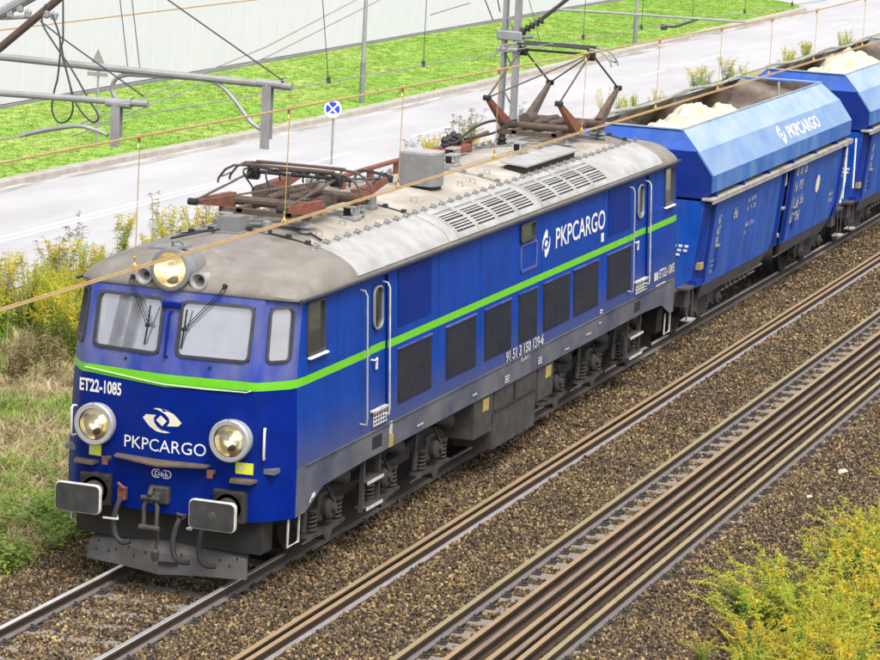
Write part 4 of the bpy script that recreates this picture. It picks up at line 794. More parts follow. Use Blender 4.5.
# ---- pantographs
def pantograph(xc, raised, lab):
    p = empty('pantograph', (xc-9.05, 0, 0)); p.parent = loco; p['label'] = lab
    def bd(mb, name, m_): return mb.build(name, m_, p)
    zb = 4.26; hx = .62; kx, kz, jz = (1.66, 4.77, 5.44) if raised else (1.86, 4.37, 4.56)
    for sx in (-1, 1): b = MB(); b.tube([(xc+sx*hx, -.68, zb), (xc+sx*hx, .68, zb)], .062, 10); bd(b, 'shaft', 'rust_brown')
    b = MB()
    for sy in (-.34, .34): b.box((xc-1.0, sy-.04, zb-.10), (xc+1.0, sy+.04, zb-.03)); 
    for sx in (-.95, .95): b.box((xc+sx-.05, -.62, zb-.12), (xc+sx+.05, .62, zb-.05))
    bd(b, 'base_frame', 'rust_brown')
    b = MB()
    for sy in (-.12, .12):
        b.tube([(xc-.6, sy, zb+.05), (xc+.6, sy, zb+.05)], .05, 10)
        b.tube([(xc-.5+i*.02, sy+.055*math.cos(i*1.3), zb+.05+.055*math.sin(i*1.3)) for i in range(50)], .010, 4)
    b.lathe([(0, .10), (.4, .10), (.42, .05)], (xc-.2, .42, zb+.06), (1, 0, 0), 14); b.lathe([(0, .07), (.5, .07)], (xc-.3, -.45, zb+.02), (1, 0, 0), 12); bd(b, 'raising_spring', 'rust_brown')
    for sx in (-.95, .95):
        for sy in (-.55, .55):
            b = MB(); z0 = roof_z(sy)-.01; b.lathe([(0, .06), (.04, .09), (.07, .055), (.10, .09), (.13, .055), (max(.16, zb-.12-z0), .05)], (xc+sx, sy, z0), (0, 0, 1), 12); bd(b, 'insulator', 'black' if sy > 0 else 'grey_mid')
    for sx in (-1, 1):
        for sy in (-1, 1):
            y = sy*.60; a = Vector((xc+sx*hx, y, zb)); k = Vector((xc+sx*kx, y, kz)); d = (k-a).normalized(); up = Vector((0, 1, 0)).cross(d).normalized(); b = MB()
            for q, (w0, h0) in ((0, (.055, .10)),):
                A = [a+Vector((0, e*w0, 0))+up*g*h0 for e, g in ((-1, -1), (1, -1), (1, 1), (-1, 1))]; K = [k+Vector((0, e*.028, 0))+up*g*.032 for e, g in ((-1, -1), (1, -1), (1, 1), (-1, 1))]
                b.loft([A, K], closed=True); b.add(A, [(0, 1, 2, 3)]); b.add(K, [(0, 1, 2, 3)])
            bd(b, 'lower_arm', 'rust_red' if (sx < 0 or not raised) else 'rust_brown')
            b = MB(); b.lathe([(-.06, .045), (.06, .045)], k, (0, 1, 0), 10); bd(b, 'knee_joint', 'black')
            b = MB(); b.tube([k, (xc+sx*.06, y*.98, jz)], .017, 7); bd(b, 'upper_arm', 'rust_brown' if sx < 0 else 'wire_dark')
        b = MB(); b.tube([(xc+sx*kx, .6, kz), (xc+sx*.06, -.58, jz)], .014, 6); bd(b, 'brace', 'rust_brown' if sx < 0 else 'wire_dark')
    b = MB()
    for sy in (-.58, .58): b.lathe([(-.09, .05), (.09, .05)], (xc, sy, jz), (1, 0, 0), 10); b.lathe([(-.07, .075), (.07, .075)], (xc, sy, jz-.03), (0, 1, 0), 10)
    b.tube([(xc, -.6, jz), (xc, .6, jz)], .022, 7); bd(b, 'head_joint', 'black')
    hz = jz+.10
    for sx in (-.19, .19):
        b = MB(); pts = [(-1.00, -.26), (-.99, -.20), (-.90, -.08), (-.78, -.015), (-.6, .0), (0, .012), (.6, .0), (.78, -.015), (.90, -.08), (.99, -.20), (1.0, -.26)]; b.tube([(xc+sx, y, hz+z) for y, z in pts], .017, 7)
        bd(b, 'collector_horn', 'galv' if raised else 'rust_brown')
        b = MB(); b.box((xc+sx-.03, -.62, hz-.005), (xc+sx+.03, .62, hz+.030), c=.005); bd(b, 'collector_strip', 'wire_dark' if raised else 'rust_brown')
    b = MB()
    for sy in (-.58, .58): b = MB(); b.tube([(xc-.21, sy, hz-.01), (xc, sy, jz+.03), (xc+.21, sy, hz-.01)], .014, 6); bd(b, 'head_spring', 'wire_dark')
    for sy in (-1, 1): b = MB(); b.tube([(xc-.19, sy*.95, hz-.15), (xc, sy*1.02, hz-.20), (xc+.19, sy*.95, hz-.15)], .010, 5); bd(b, 'horn_tie', 'wire_dark')
    if not raised:                     # jumper cables and clutter of the folded frame
        b = MB()
        for i in range(4): y = -.5+.33*i; b.tube(smooth([(xc-.8+.2*i, y, 4.36), (xc-.3, y+.1, 4.62), (xc+.3, y-.1, 4.56), (xc+.7, y, 4.38)]), .013, 5)
        b.tube(smooth([(xc+1.2, -.62, 4.36), (xc+1.3, -.75, 4.52), (xc+1.6, -.7, 4.42)]), .012, 5); bd(b, 'jumper_cable', 'rubber')
pantograph(3.72, False, 'folded pantograph behind the front cab')
pantograph(14.88, True, 'raised pantograph at the rear end')

# ---- bogies
b = MB(); b.lathe([(-.07, .60), (-.06, .615), (.0, .625), (.04, .64), (.06, .655), (.07, .655), (.07, .52), (.03, .48), (.02, .20), (.10, .17), (.10, .08)], (0, 0, 0), (0, 1, 0), 36); wheel_m = b.mesh('wheel', 'bogie')
b = MB(); pts = [(.075*math.cos(t), .075*math.sin(t), .27*t/(2*PI*5)) for t in np.linspace(0, 2*PI*5, 76)]; b.tube(pts, .017, 6); b.lathe([(-.03, .10), (.0, .10)], (0, 0, 0), (0, 0, 1), 14); b.lathe([(.27, .10), (.30, .10)], (0, 0, 0), (0, 0, 1), 14); spring_m = b.mesh('spring', 'bogie_lt')
b = MB(); b.box((-.19, -.12, -.19), (.19, .08, .19), c=.04); b.lathe([(0, .165), (.06, .16), (.09, .13), (.10, .06), (.14, .055)], (0, -.12, 0), (0, -1, 0), 20); axb_m = b.mesh('axle_box', 'bogie_lt')
b = MB(); b.lathe([(-.22, .06), (-.20, .095), (.16, .10), (.18, .12), (.22, .12), (.24, .05)], (0, 0, 0), (1, 0, 0), 16); cyl_m = b.mesh('brake_cylinder', 'bogie_lt')
b = MB(); b.tube([(0, 0, .0), (0, 0, .26)], .045, 8); b.tube([(0, 0, .2), (0, 0, .5)], .03, 8); damp_m = b.mesh('damper', 'bogie_lt')
def bogie(xc):
    g = empty('bogie', (xc-9.05, 0, .64)); g.parent = loco
    def bd(mb, name, m_): return mb.build(name, m_, g)
    for s in (-1, 1):
        b = MB(); y = s*1.08; poly = [(-2.75, .62), (-2.4, .86), (-1.5, .92), (-.9, .72), (.9, .72), (1.5, .92), (2.4, .86), (2.75, .62), (2.7, .55), (1.2, .60), (-1.2, .60), (-2.7, .55)]
        b.prism([(xc+x, y-.06, z+.0) for x, z in poly], (0, .12, 0)); bd(b, 'side_frame', 'bogie')
        for ax in (-2.0, 0, 2.0):
            inst('wheel', wheel_m, g, (ax, s*.75, -.01), (0, 0, 0 if s > 0 else PI)); inst('axle_box', axb_m, g, (ax, s*1.10, -.02), (0, 0, 0 if s < 0 else PI))
            for q in (-.42, .42): inst('spring', spring_m, g, (ax+q, s*1.18, -.26)); 
            b = MB(); b.prism([(xc+ax-.62, s*1.10, .33), (xc+ax-.15, s*1.10, .30), (xc+ax-.06, s*1.10, .20), (xc+ax+.06, s*1.10, .20), (xc+ax+.15, s*1.10, .30), (xc+ax+.62, s*1.10, .33), (xc+ax+.58, s*1.10, .37), (xc+ax-.58, s*1.10, .37)], (0, s*.16, 0)); bd(b, 'spring_beam', 'bogie_lt')
            inst('brake_cylinder', cyl_m, g, (ax+.30, s*1.22, .33), (0, .25, 0)); inst('damper', damp_m, g, (ax-.72, s*1.20, -.2), (0, .1, 0))
            b = MB(); b.tube([(xc+ax-.2, s*1.28, .95), (xc+ax-.05, s*1.31, .75), (xc+ax+.12, s*1.30, .60), (xc+ax+.18, s*1.26, .45)], .02, 6); bd(b, 'air_pipe', 'bogie')
    b = MB()
    for ax in (-2.0, 0, 2.0): b.tube([(xc+ax, -1.05, .63), (xc+ax, 1.05, .63)], .085, 10)
    bd(b, 'axle', 'bogie'); b = MB(); b.box((xc-2.4, -.95, .45), (xc+2.4, .95, .95)); bd(b, 'motor_frame', 'bogie')
    b = MB()
    for sx in (-1, 1): b.box((xc+sx*2.65-.10, -1.12, .50), (xc+sx*2.65+.10, 1.12, .70))
    bd(b, 'headstock', 'bogie')
bogie(4.20); bogie(13.75)
# ---- boxes hung between the bogies
for x0_, x1_, z0_, ym, nm, y in ((7.10, 7.92, .58, 'blue_skirt', 'equipment_box', True), (7.98, 9.96, .28, 'blue_skirt', 'battery_box', False), (10.04, 10.80, .62, 'blue_skirt', 'equipment_box', True)):
    for s in (-1, 1):
        b = MB(); b.prism([(x0_, s*1.49, 1.17), (x1_, s*1.49, 1.17), (x1_, s*1.49, z0_), (x0_, s*1.49, z0_)], (0, -s*.6, 0)); o = b.build(nm, 'bogie_lt', loco, smooth=0)
        if y: b = MB(); b.box((x0_+.36, min(s*1.492, s*1.50), .92), (x0_+.62, max(s*1.492, s*1.50), 1.10)); b.build('warning_plate', 'ochre', o)
        else:
            b = MB()
            for xx in (x0_+.9,): b.box((xx, min(s*1.49, s*1.51), .86), (xx+.04, max(s*1.49, s*1.51), 1.14))
            b.box((x0_+.05, min(s*1.49, s*1.505), .82), (x1_-.05, max(s*1.49, s*1.505), .86)); b.build('lid_rail', 'bogie', o)
# ================================================================== HOPPER WAGONS
M['wagon_blue'] = mat('wagon_blue', (.004, .062, .36), .45, bump=.15, bscale=1.1, var=.28, scale=2.5, spec=.3, dirt=(.07, .12, .24), dirt_sheen_amt=.65, dscale=(3.5, 2, .5))
M['wagon_deep'] = mat('wagon_deep', (.003, .024, .22), .45, var=.15, scale=2.5, spec=.25, dirt=(.03, .045, .11), dirt_sheen_amt=.35, dscale=(2, 2, 1))
M['wagon_faded'] = mat('wagon_faded', (.20, .295, .42), .6, bump=.12, bscale=1.3, var=.12, scale=2, col2=(.28, .36, .43), c2amt=.7, c2scale=1.1, dirt=(.36, .40, .40), dirt_sheen_amt=.5, dscale=(.8, 3, 3))
M['wagon_faded2'] = mat('wagon_faded2', (.115, .215, .40), .55, bump=.12, bscale=1.3, var=.14, scale=2, col2=(.16, .26, .42), c2amt=.7, c2scale=1.1, dirt=(.25, .30, .36), dirt_sheen_amt=.5, dscale=(.8, 3, 1.2))
M['wagon_rust'] = mat('wagon_rust', (.075, .046, .032), .85, var=.35, scale=3, col2=(.19, .165, .14), c2amt=.8, c2scale=1.2, dirt=(.05, .034, .026), dirt_sheen_amt=.6, dscale=(2, 2, 2))
M['wagon_ledge'] = mat('wagon_ledge', (.34, .32, .28), .8, var=.25, scale=5, dirt=(.14, .12, .10), dirt_sheen_amt=.6)
M['wagon_under'] = mat('wagon_under', (.055, .048, .052), .8, var=.3, scale=4)
M['sand'] = mat('sand', (.62, .56, .42), .95, var=.35, scale=9, bump=1.0, bscale=38, col2=(.48, .41, .27), c2amt=.6, c2scale=2)
M['wagon_mid'] = mat('wagon_mid', (.03, .12, .40), .5, bump=.12, bscale=1.3, var=.2, scale=2, spec=.3, dirt=(.14, .24, .40), dirt_sheen_amt=.7, dscale=(2, 3, .8))
WL = 13.74
SEC = [(.885, 3.78), (1.26, 3.44), (1.555, 3.03), (1.555, 2.72)]
def hopper_wagon(loc, lab, rail=True):
    W_ = empty('hopper_wagon', loc, lab, 'wagon', 'hopper wagons behind the locomotive'); ox = loc[0]
    def bd(mb, name, m_, par=None, smooth=20, fix=True):
        mb.v = [(x+ox, y, z) for x, y, z in mb.v]; return mb.build(name, m_, par or W_, smooth=smooth, fix=fix)
    x0, x1 = .97, 12.75; ends = lambda z: .24*max(0, (z-3.44)/.34) if z > 3.44 else .05*(3.44-z)
    for s in (-1, 1):                              # long faceted side, facet by facet
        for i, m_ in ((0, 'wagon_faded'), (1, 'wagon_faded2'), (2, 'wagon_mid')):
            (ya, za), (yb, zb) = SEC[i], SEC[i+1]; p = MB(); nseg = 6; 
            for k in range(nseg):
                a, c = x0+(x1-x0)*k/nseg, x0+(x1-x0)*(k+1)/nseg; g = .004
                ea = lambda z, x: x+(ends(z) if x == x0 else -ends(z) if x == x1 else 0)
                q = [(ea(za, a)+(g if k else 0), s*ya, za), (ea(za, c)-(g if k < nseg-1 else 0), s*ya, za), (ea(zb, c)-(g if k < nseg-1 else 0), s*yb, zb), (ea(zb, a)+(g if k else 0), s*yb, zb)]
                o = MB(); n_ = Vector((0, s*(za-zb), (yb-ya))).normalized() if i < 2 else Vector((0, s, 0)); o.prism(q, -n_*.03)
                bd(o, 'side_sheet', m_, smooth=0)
        # seams between sheets, lower ledge with brackets, stiffening rim
        o = MB()
        for k in range(12): xx = x0+.35+k*(x1-x0-.7)/11; o.prism([(xx-.03, s*1.50, 2.74), (xx-.03, s*1.555, 2.72), (xx-.03, s*1.57, 2.63), (xx-.03, s*1.42, 2.63)], (.06, 0, 0)) if k % 2 == 0 else None
        bd(o, 'bracket', 'wagon_deep')
        o = MB(); o.box((x0-.08, min(s*1.38, s*1.60), 2.575), (x1+.06, max(s*1.38, s*1.60), 2.625), c=.01); o.box((x0-.08, min(s*1.585, s*1.60), 2.53), (x1+.06, max(s*1.585, s*1.60), 2.574)); bd(o, 'ledge', 'wagon_ledge')
        o = MB(); o.box((x0+.12, min(s*1.38, s*1.42), 2.55), (x1-.12, max(s*1.38, s*1.42), 2.72)); bd(o, 'sole_bar', 'wagon_rust')
        rim = MB(); ww = .02 if s > 0 else .0; rs = random.Random(int(ox)); pts = []
        for k in range(25): xx = x0+.24+(x1-x0-.48)*k/24; pts.append((xx, s*(.885+ww*math.sin(k*.9+ox)), 3.80+(.035*math.sin(k*.55+ox) if s > 0 else 0)))
        rim.tube(pts, .032 if s > 0 else .016, 6); bd(rim, 'rim', 'wagon_ledge' if s > 0 else 'wagon_faded')
        # lower body: two big discharge doors with a dark lower lip
        for a, c in ((1.32, 6.80), (7.55, 12.35)):
            o = MB(); q = [(a+.02, s*1.51, 2.50), (c, s*1.51, 2.50), (c-.10, s*1.40, 1.28), (c-.42, s*1.375, .98), (a-.02, s*1.375, .98)]; o.prism(q, (0, -s*.05, 0)); dr = bd(o, 'discharge_door', 'wagon_blue', smooth=0)
            o = MB(); o.prism([(a-.05, s*1.372, .97), (c-.44, s*1.372, .97), (c-.75, s*1.30, .74), (a+.05, s*1.30, .74)], (0, -s*.06, 0)); bd(o, 'door_lip', 'wagon_under', dr, smooth=0)
            for xx in (a+.0, c-.06):
                o = MB(); o.prism([(xx, s*1.515, 2.5), (xx+.06, s*1.515, 2.5), (xx+.0, s*1.385, 1.05), (xx-.06, s*1.385, 1.05)], (0, s*.05, 0)); bd(o, 'door_rib', 'wagon_deep', dr, smooth=0)
            o = MB(); o.box((a+.62, min(s*1.40, s*1.43), 1.22), (a+.84, max(s*1.40, s*1.43), 1.62)); o.box((a+.60, min(s*1.40, s*1.46), 1.62), (a+.86, max(s*1.40, s*1.46), 1.65), mi=1); bd(o, 'latch_recess', ['wagon_deep', 'ochre'], dr)
        o = MB(); o.prism([(6.85, s*1.44, 2.5), (7.5, s*1.44, 2.5), (7.45, s*1.30, .95), (6.75, s*1.30, .95)], (0, -s*.05, 0)); bd(o, 'middle_post', 'wagon_deep', smooth=0)
        o = MB(); o.box((7.0, min(s*1.44, s*1.49), 2.2), (7.2, max(s*1.44, s*1.49), 2.44)); o.box((7.05, min(s*1.40, s*1.47), 1.72), (7.3, max(s*1.40, s*1.47), 1.76)); o.lathe([(0, .05), (.05, .05)], (7.1, s*1.36, 1.2), (0, s, 0), 10); bd(o, 'latch', 'wagon_ledge')
        # side sill and corner post at the ends
        o = MB(); o.prism([(.95, s*1.46, 2.54), (1.24, s*1.49, 2.54), (1.16, s*1.36, .98), (.90, s*1.28, .98)], (0, -s*.06, 0)); o.prism([(12.42, s*1.49, 2.54), (12.76, s*1.46, 2.54), (12.82, s*1.28, .98), (12.30, s*1.36, .98)], (0, -s*.06, 0)); bd(o, 'corner_post', 'wagon_deep', smooth=0)
        o = MB(); o.box((.98, min(s*1.33, s*1.42), 1.32), (1.2, max(s*1.33, s*1.42), 1.44)); bd(o, 'lamp_bracket', 'ochre')
        o = MB(); o.box((.85, min(s*1.25, s*1.40), 1.02), (1.25, max(s*1.25, s*1.40), 1.14)); bd(o, 'hand_brake', 'wagon_deep')
    for e in (0, 1):                               # end sheets: tilted upper part, upright lower part
        fx = lambda x: x if not e else x0+x1-x
        o = MB(); o.prism([(fx(x0+.24), -.885, 3.78), (fx(x0+.24), .885, 3.78), (fx(x0), 1.26, 3.44), (fx(x0), -1.26, 3.44)], (.02 if not e else -.02, 0, -.02)); bd(o, 'end_sheet', 'wagon_blue', smooth=0)
        o = MB(); o.prism([(fx(x0), -1.26, 3.44), (fx(x0), 1.26, 3.44), (fx(x0+.02), 1.55, 3.03), (fx(x0+.04), 1.55, 2.72), (fx(x0+.04), 1.40, 2.60), (fx(x0+.04), -1.40, 2.60), (fx(x0+.04), -1.55, 2.72), (fx(x0+.02), -1.55, 3.03)], (.03 if not e else -.03, 0, 0)); bd(o, 'end_sheet', 'wagon_deep', smooth=0)
        o = MB(); o.prism([(fx(x0-.03), -1.44, 2.56), (fx(x0-.03), 1.44, 2.56), (fx(x0-.08), 1.27, .98), (fx(x0-.08), -1.27, .98)], (.03 if not e else -.03, 0, 0)); bd(o, 'end_wall', 'wagon_blue', smooth=0)
        o = MB(); o.box((min(fx(.62), fx(.97)), -1.28, .66), (max(fx(.62), fx(.97)), 1.28, .97), c=.02); bd(o, 'headstock', 'wagon_under')
        o = MB(); o.tube([(fx(x0+.22), -.87, 3.79), (fx(x0+.22), .87, 3.79)], .018, 6); bd(o, 'rim', 'wagon_faded')
        for y in (-.875, .875):
            o = MB(); o.lathe([(0, .14), (.25, .13), (.26, .10), (.52, .09), (.53, .22), (.58, .22), (.60, .18)], (fx(.62) if not e else fx(.62), y, 1.05), (-1 if not e else 1, 0, 0), 20); bd(o, 'buffer', 'wagon_under')
        # grab rails (white) and step plates
        for y in (-1.40, 1.40) if e else (1.40,):
            s = 1 if y > 0 else -1
            o = MB(); o.tube([(fx(x0-.04), y, 2.42), (fx(x0-.34), y, 2.44), (fx(x0-.46), y, 2.36), (fx(x0-.46), y, 1.70), (fx(x0-.30), y, 1.40), (fx(x0-.1), y, 1.2)], .022, 7); o.tube([(fx(x0-.04), y-.05, 2.30), (fx(x0-.12), y-.05, 2.2), (fx(x0-.12), y-.05, 1.3)], .02, 7); bd(o, 'grab_rail', 'white')
        for y in (-1.36, 1.36):
            o = MB(); o.box((min(fx(.35), fx(.95)), y-.02 if y < 0 else y-.20, 1.02), (max(fx(.35), fx(.95)), y+.20 if y < 0 else y+.02, 1.06)); bd(o, 'platform', 'wagon_under')
            o = MB(); o.box((min(fx(.42), fx(.80)), y-.08, .46), (max(fx(.42), fx(.80)), y+.10, .485)); bd(o, 'step', 'wagon_ledge'); o = MB(); o.tube([(fx(.44), y, .49), (fx(.44), y, 1.02)], .014, 6); o.tube([(fx(.78), y, .49), (fx(.78), y, 1.02)], .014, 6); bd(o, 'step_hanger', 'wagon_under')
        if not e and rail: o = MB(); o.tube([(fx(x0-.1), -1.30, 2.42), (fx(x0-.2), -1.32, 2.36), (fx(x0-.28), -1.34, 1.35)], .02, 7); bd(o, 'grab_rail', 'white')
        o = MB(); o.box((fx(x0-.05)-.35, -1.32, 1.3), (fx(x0-.05)-.0, -1.30, 1.32)); 
    # inside: rusty sloping sheets, cross plates
    o = MB(); 
    for s in (-1, 1): o.add([(x0+.25, s*.86, 3.76), (x1-.25, s*.86, 3.76), (x1-.25, s*1.20, 3.42), (x0+.25, s*1.20, 3.42), (x1-.25, s*1.44, 3.0), (x0+.25, s*1.44, 3.0), (x1-.25, s*1.44, 2.7), (x0+.25, s*1.44, 2.7), (x1-.25, 0, 2.4), (x0+.25, 0, 2.4)], [(0, 1, 2, 3), (3, 2, 4, 5), (5, 4, 6, 7), (7, 6, 8, 9)])
    for xx, xb, d in ((x0+.26, x0+1.3, 1), (x1-.26, x1-2.4, -1)): o.add([(xx, -.86, 3.76), (xx, .86, 3.76), (xx, 1.2, 3.42), (xb, 1.44, 2.9), (xb, -1.44, 2.9), (xx, -1.2, 3.42)], [(0, 1, 2, 3, 4, 5)])
    bd(o, 'hopper_lining', 'wagon_rust', smooth=0, fix=False)
    for xx in (3.2, 6.9, 10.6):
        for s in (-1, 1):
            o = MB(); o.prism([(xx, s*.87, 3.78), (xx, s*.55, 3.60), (xx, s*.95, 2.9), (xx, s*1.42, 2.9), (xx, s*1.22, 3.42)], (.03, 0, 0)); bd(o, 'cross_plate', 'wagon_rust', smooth=0)
    o = MB(); o.tube([(11.9, -.1, 3.79), (11.9-.1, -.15, 3.2)], .03, 6); bd(o, 'brace', 'wagon_ledge')
    # underframe and bogies
    o = MB(); o.box((1.3, -.9, .72), (12.4, .9, 1.1)); o.box((1.6, -1.2, 1.0), (12.1, 1.2, 1.5)); bd(o, 'underframe', 'wagon_under')
    for xc in (2.55, 11.2):
        g = empty('bogie', (xc, 0, .46)); g.parent = W_
        for s in (-1, 1):
            for ax in (-.9, .9):
                inst('wheel', wheel_m, g, (ax, s*.75, 0), (0, 0, 0 if s > 0 else PI), (.72, 1, .72)); inst('axle_box', axb_m, g, (ax, s*1.02, 0), (0, 0, 0 if s < 0 else PI), (.8, .8, .8))
            o = MB(); o.prism([(xc-1.25, s*1.0, .52), (xc-.6, s*1.0, .72), (xc+.6, s*1.0, .72), (xc+1.25, s*1.0, .52), (xc+1.2, s*1.0, .42), (xc+.5, s*1.0, .40), (xc+.3, s*1.0, .26), (xc-.3, s*1.0, .26), (xc-.5, s*1.0, .40), (xc-1.2, s*1.0, .42)], (0, s*.10, 0)); o.v = [(x+ox, y, z) for x, y, z in o.v]; o2 = o.build('side_frame', 'wagon_under', None); o2.parent = g; o2.data.transform(Matrix.Translation((-(ox+xc), 0, -.46)))
            for q in (-.18, 0, .18): inst('spring', spring_m, g, (q, s*1.06, -.17))
    o = MB()
    for k in range(6): o.tube([(4.3+k*.35, -1.1, .66), (4.6+k*.35, -1.0, .45)], .02, 5)
    o.tube([(4.2, -1.12, .64), (7.0, -1.12, .62)], .022, 6); o.tube([(4.4, -.98, .44), (7.0, -.98, .46)], .022, 6); o.tube([(8.0, -1.12, .62), (9.6, -1.12, .64)], .022, 6); bd(o, 'brake_rigging', 'wagon_ledge')
    # painted marks
    def B(u, v, off=.006):                         # middle facet, v 0..1 upwards
        (ya, za), (yb, zb) = SEC[1], SEC[2]; n_ = Vector((0, -(za-zb), (yb-ya))).normalized(); p = Vector((u, -(yb+(ya-yb)*v), zb+(za-zb)*v))+n_*off; return (p.x+ox, p.y, p.z)
    emblem(W_, B, 6.75, .5, .42, .42, PI/2, 'white'); lettering('PKPCARGO', W_, B, 7.30, 10.05, .22, .76, 'white', .02)
    def Dn(u, v, off=.012): return (u+ox, -(1.375+(v-.98)*.0888)-off, v)
    rgm = random.Random(5)
    def marks(u, v, rows_, w_, h=.055, gap=.10):
        for j, r_ in enumerate(rows_):
            a = u
            o = MB()
            for q in r_:
                c = a; lw = h*.55
                while c < a+q*w_-lw*.5:              # worn glyphs: an upright, sometimes a bar across
                    v0 = v-j*gap; g = rgm.random(); R4 = lambda x_, y_, wd_, hh_: o.add([Vector(Dn(x_, y_))-Vector((ox, 0, 0)), Vector(Dn(x_+wd_, y_))-Vector((ox, 0, 0)), Vector(Dn(x_+wd_, y_+hh_))-Vector((ox, 0, 0)), Vector(Dn(x_, y_+hh_))-Vector((ox, 0, 0))], [(0, 1, 2, 3)])
                    R4(c, v0, lw*.30, h)
                    if g > .25: R4(c+lw*.32, v0+h*(.40 if g > .6 else .78), lw*.36, h*.2)
                    if g > .5: R4(c+lw*.32, v0, lw*.36, h*.2)
                    if g > .35: R4(c+lw*.70, v0+(h*.45 if g < .7 else 0), lw*.26, h*.55)
                    c += lw*1.35
                a += (q+.35)*w_
            if o.v: bd(o, 'paint_mark', 'white_dirty', smooth=0, fix=False)
    marks(3.0, 2.02, [(2.2,)], .16, .20); marks(4.0, 2.22, [(.6, 1.4), (.6, .5, 1.0), (), (1.2, 1.3), (.7,)], .26, .09, .16)
    marks(1.85, 2.06, [(1,), (1,), (1,)], .2, .16, .20); marks(1.72, 1.36, [(1,), (1,), (.8,)], .24, .05, .10)
    marks(7.95, 2.30, [(1, 1, 1)], .26, .20); marks(7.95, 1.98, [(1, 1.3)], .30, .20); marks(7.95, 1.66, [(1, .8, .8)], .28, .20); marks(7.95, 1.34, [(1.2, 1.2)], .30, .20); marks(11.5, 1.5, [(1, 1), (1, 1)], .16, .09, .14); marks(11.6, 2.2, [(1,), (1,)], .12, .08, .12)
    o = MB(); n = 18; o.add([Vector(Dn(10.15+.19*math.cos(2*PI*k/n), 1.92+.19*math.sin(2*PI*k/n)))-Vector((ox, 0, 0)) for k in range(n)], [tuple(range(n))]); bd(o, 'round_mark', 'cream', smooth=0, fix=False)
    def En(u, v): return (x0-.065-(2.56-v)*.03+ox, u, v)
    for v, a, c in ((1.86, -.92, -.80), (1.72, -1.20, -.62), (1.64, -1.18, -.80), (1.56, -1.05, -.98)): 
        k = a
        while k < c-.05: patch(W_, En, 'paint_mark', k, k+.07, v, v+.045, 'white'); k += .11
    return W_
def sand_load(wx, lab, seed, peaks):
    xs = np.arange(wx+1.3, wx+12.45, .06); ys = np.linspace(-1.36, 1.36, 46); X, Y = np.meshgrid(xs, ys, indexing='ij'); Z = 2.85+.30*np.exp(-((X-wx-4.6)/3.2)**4)-.10*Y
    for px_, py_, h, rx, ry in peaks: Z = Z+(h*np.exp(-((X-wx-px_)/rx)**2-((Y-py_)/ry)**2))
    Z += (vnoise(X, Y, 1.7, seed)-.5)*.26+np.abs(vnoise(X, Y, 3.6, seed+3)-.5)*.26+np.abs(vnoise(X, Y, 7.5, seed+5)-.5)*.16+(vnoise(X, Y, 12, seed+6)-.5)*.05-.06
    lim = np.interp(np.abs(Y), [0, .85, 1.2, 1.42], [9, 3.72, 3.38, 2.95]); Z = np.minimum(Z, np.where(np.abs(Y) < .8, 9, lim))
    nx, ny = X.shape; V = np.stack([X-wx-6.8, Y, Z-2.6], -1).reshape(-1, 3); I = np.arange(nx*ny).reshape(nx, ny); F = np.stack([I[:-1, :-1], I[1:, :-1], I[1:, 1:], I[:-1, 1:]], -1).reshape(-1, 4)
    me = D.meshes.new('sand_load'); me.from_pydata(V.tolist(), [], F.tolist()); me.materials.append(M['sand']); me.polygons.foreach_set('use_smooth', [True]*len(me.polygons))
    o = D.objects.new('sand_load', me); COL.objects.link(o); o.location = (wx+6.8, 0, 2.6); return tag(o, lab, 'sand', 'sand loads in the hopper wagons')
W1, W2 = 18.72, 18.72+WL
hopper_wagon((W1, 0, 0), 'faded blue hopper wagon coupled right behind the locomotive', False); hopper_wagon((W2, 0, 0), 'faded blue hopper wagon cut by the right edge of the photo')
sand_load(W1, 'heap of pale yellow sand in the wagon behind the locomotive', 3, [(5.2, .0, .44, 1.4, .9), (2.2, -.1, .42, 1.1, .9), (7.2, -.1, .42, 2.0, .9), (3.6, -.2, .12, 1.5, .9)])
sand_load(W2, 'heap of pale yellow sand in the wagon at the right edge', 9, [(5.9, .1, .55, 1.8, .85), (3.6, .0, .3, 1.5, .9), (8.2, .1, .4, 2.2, .9)])
# ================================================================== OVERHEAD LINE, SIGNS, POSTS
def wire(name, pts, r, m_, lab, cat='wire', grp=None): b = MB(); b.tube(smooth(pts) if 'jumper' in name else pts, r, 5); return tag(b.build(name, m_), lab, cat, grp)
C2Y = -4.4
for dy, lab in ((.022, 'left strand of the bronze double contact wire over the empty track'), (-.022, 'right strand of the bronze double contact wire over the empty track')):
    wire('contact_wire', [(x, C2Y+dy, 5.66+.00*x) for x in (-24, -10, 0, 10, 25, 60)], .0075, 'wire_bronze', lab)
def mess2(x): return 6.76-.30*min(1, max(0, (x+13)/27.))+.0004*max(0, x-14)**2
wire('messenger_wire', [(x, C2Y, mess2(x)) for x in np.arange(-24, 62, 2)], .011, 'wire_bronze', 'bronze messenger wire above the empty track')
for i, x in enumerate((-10.5, -7.35, -4.4, -1.4, 1.85, 5.1, 8.3, 11.3, 14.3, 18, 22)):
    d = empty('dropper', (x, C2Y, 5.66), 'thin bronze dropper between messenger and contact wire of the empty track', 'wire', 'droppers over the empty track')
    b = MB(); b.tube([(x, C2Y, 5.68), (x+.02, C2Y, mess2(x))], .0045, 4); b.build('line', 'wire_bronze', d)
    for z in (5.67, mess2(x)): b = MB(); b.box((x-.02, C2Y-.026, z-.012), (x+.02, C2Y+.026, z+.022), c=.005); b.tube([(x-.012, C2Y, z+.02 if z < 6 else z-.09), (x+.012, C2Y+.01, z+.05 if z < 6 else z-.05), (x-.01, C2Y, z+.09 if z < 6 else z)], .010, 5); b.build('clamp', 'brass', d)
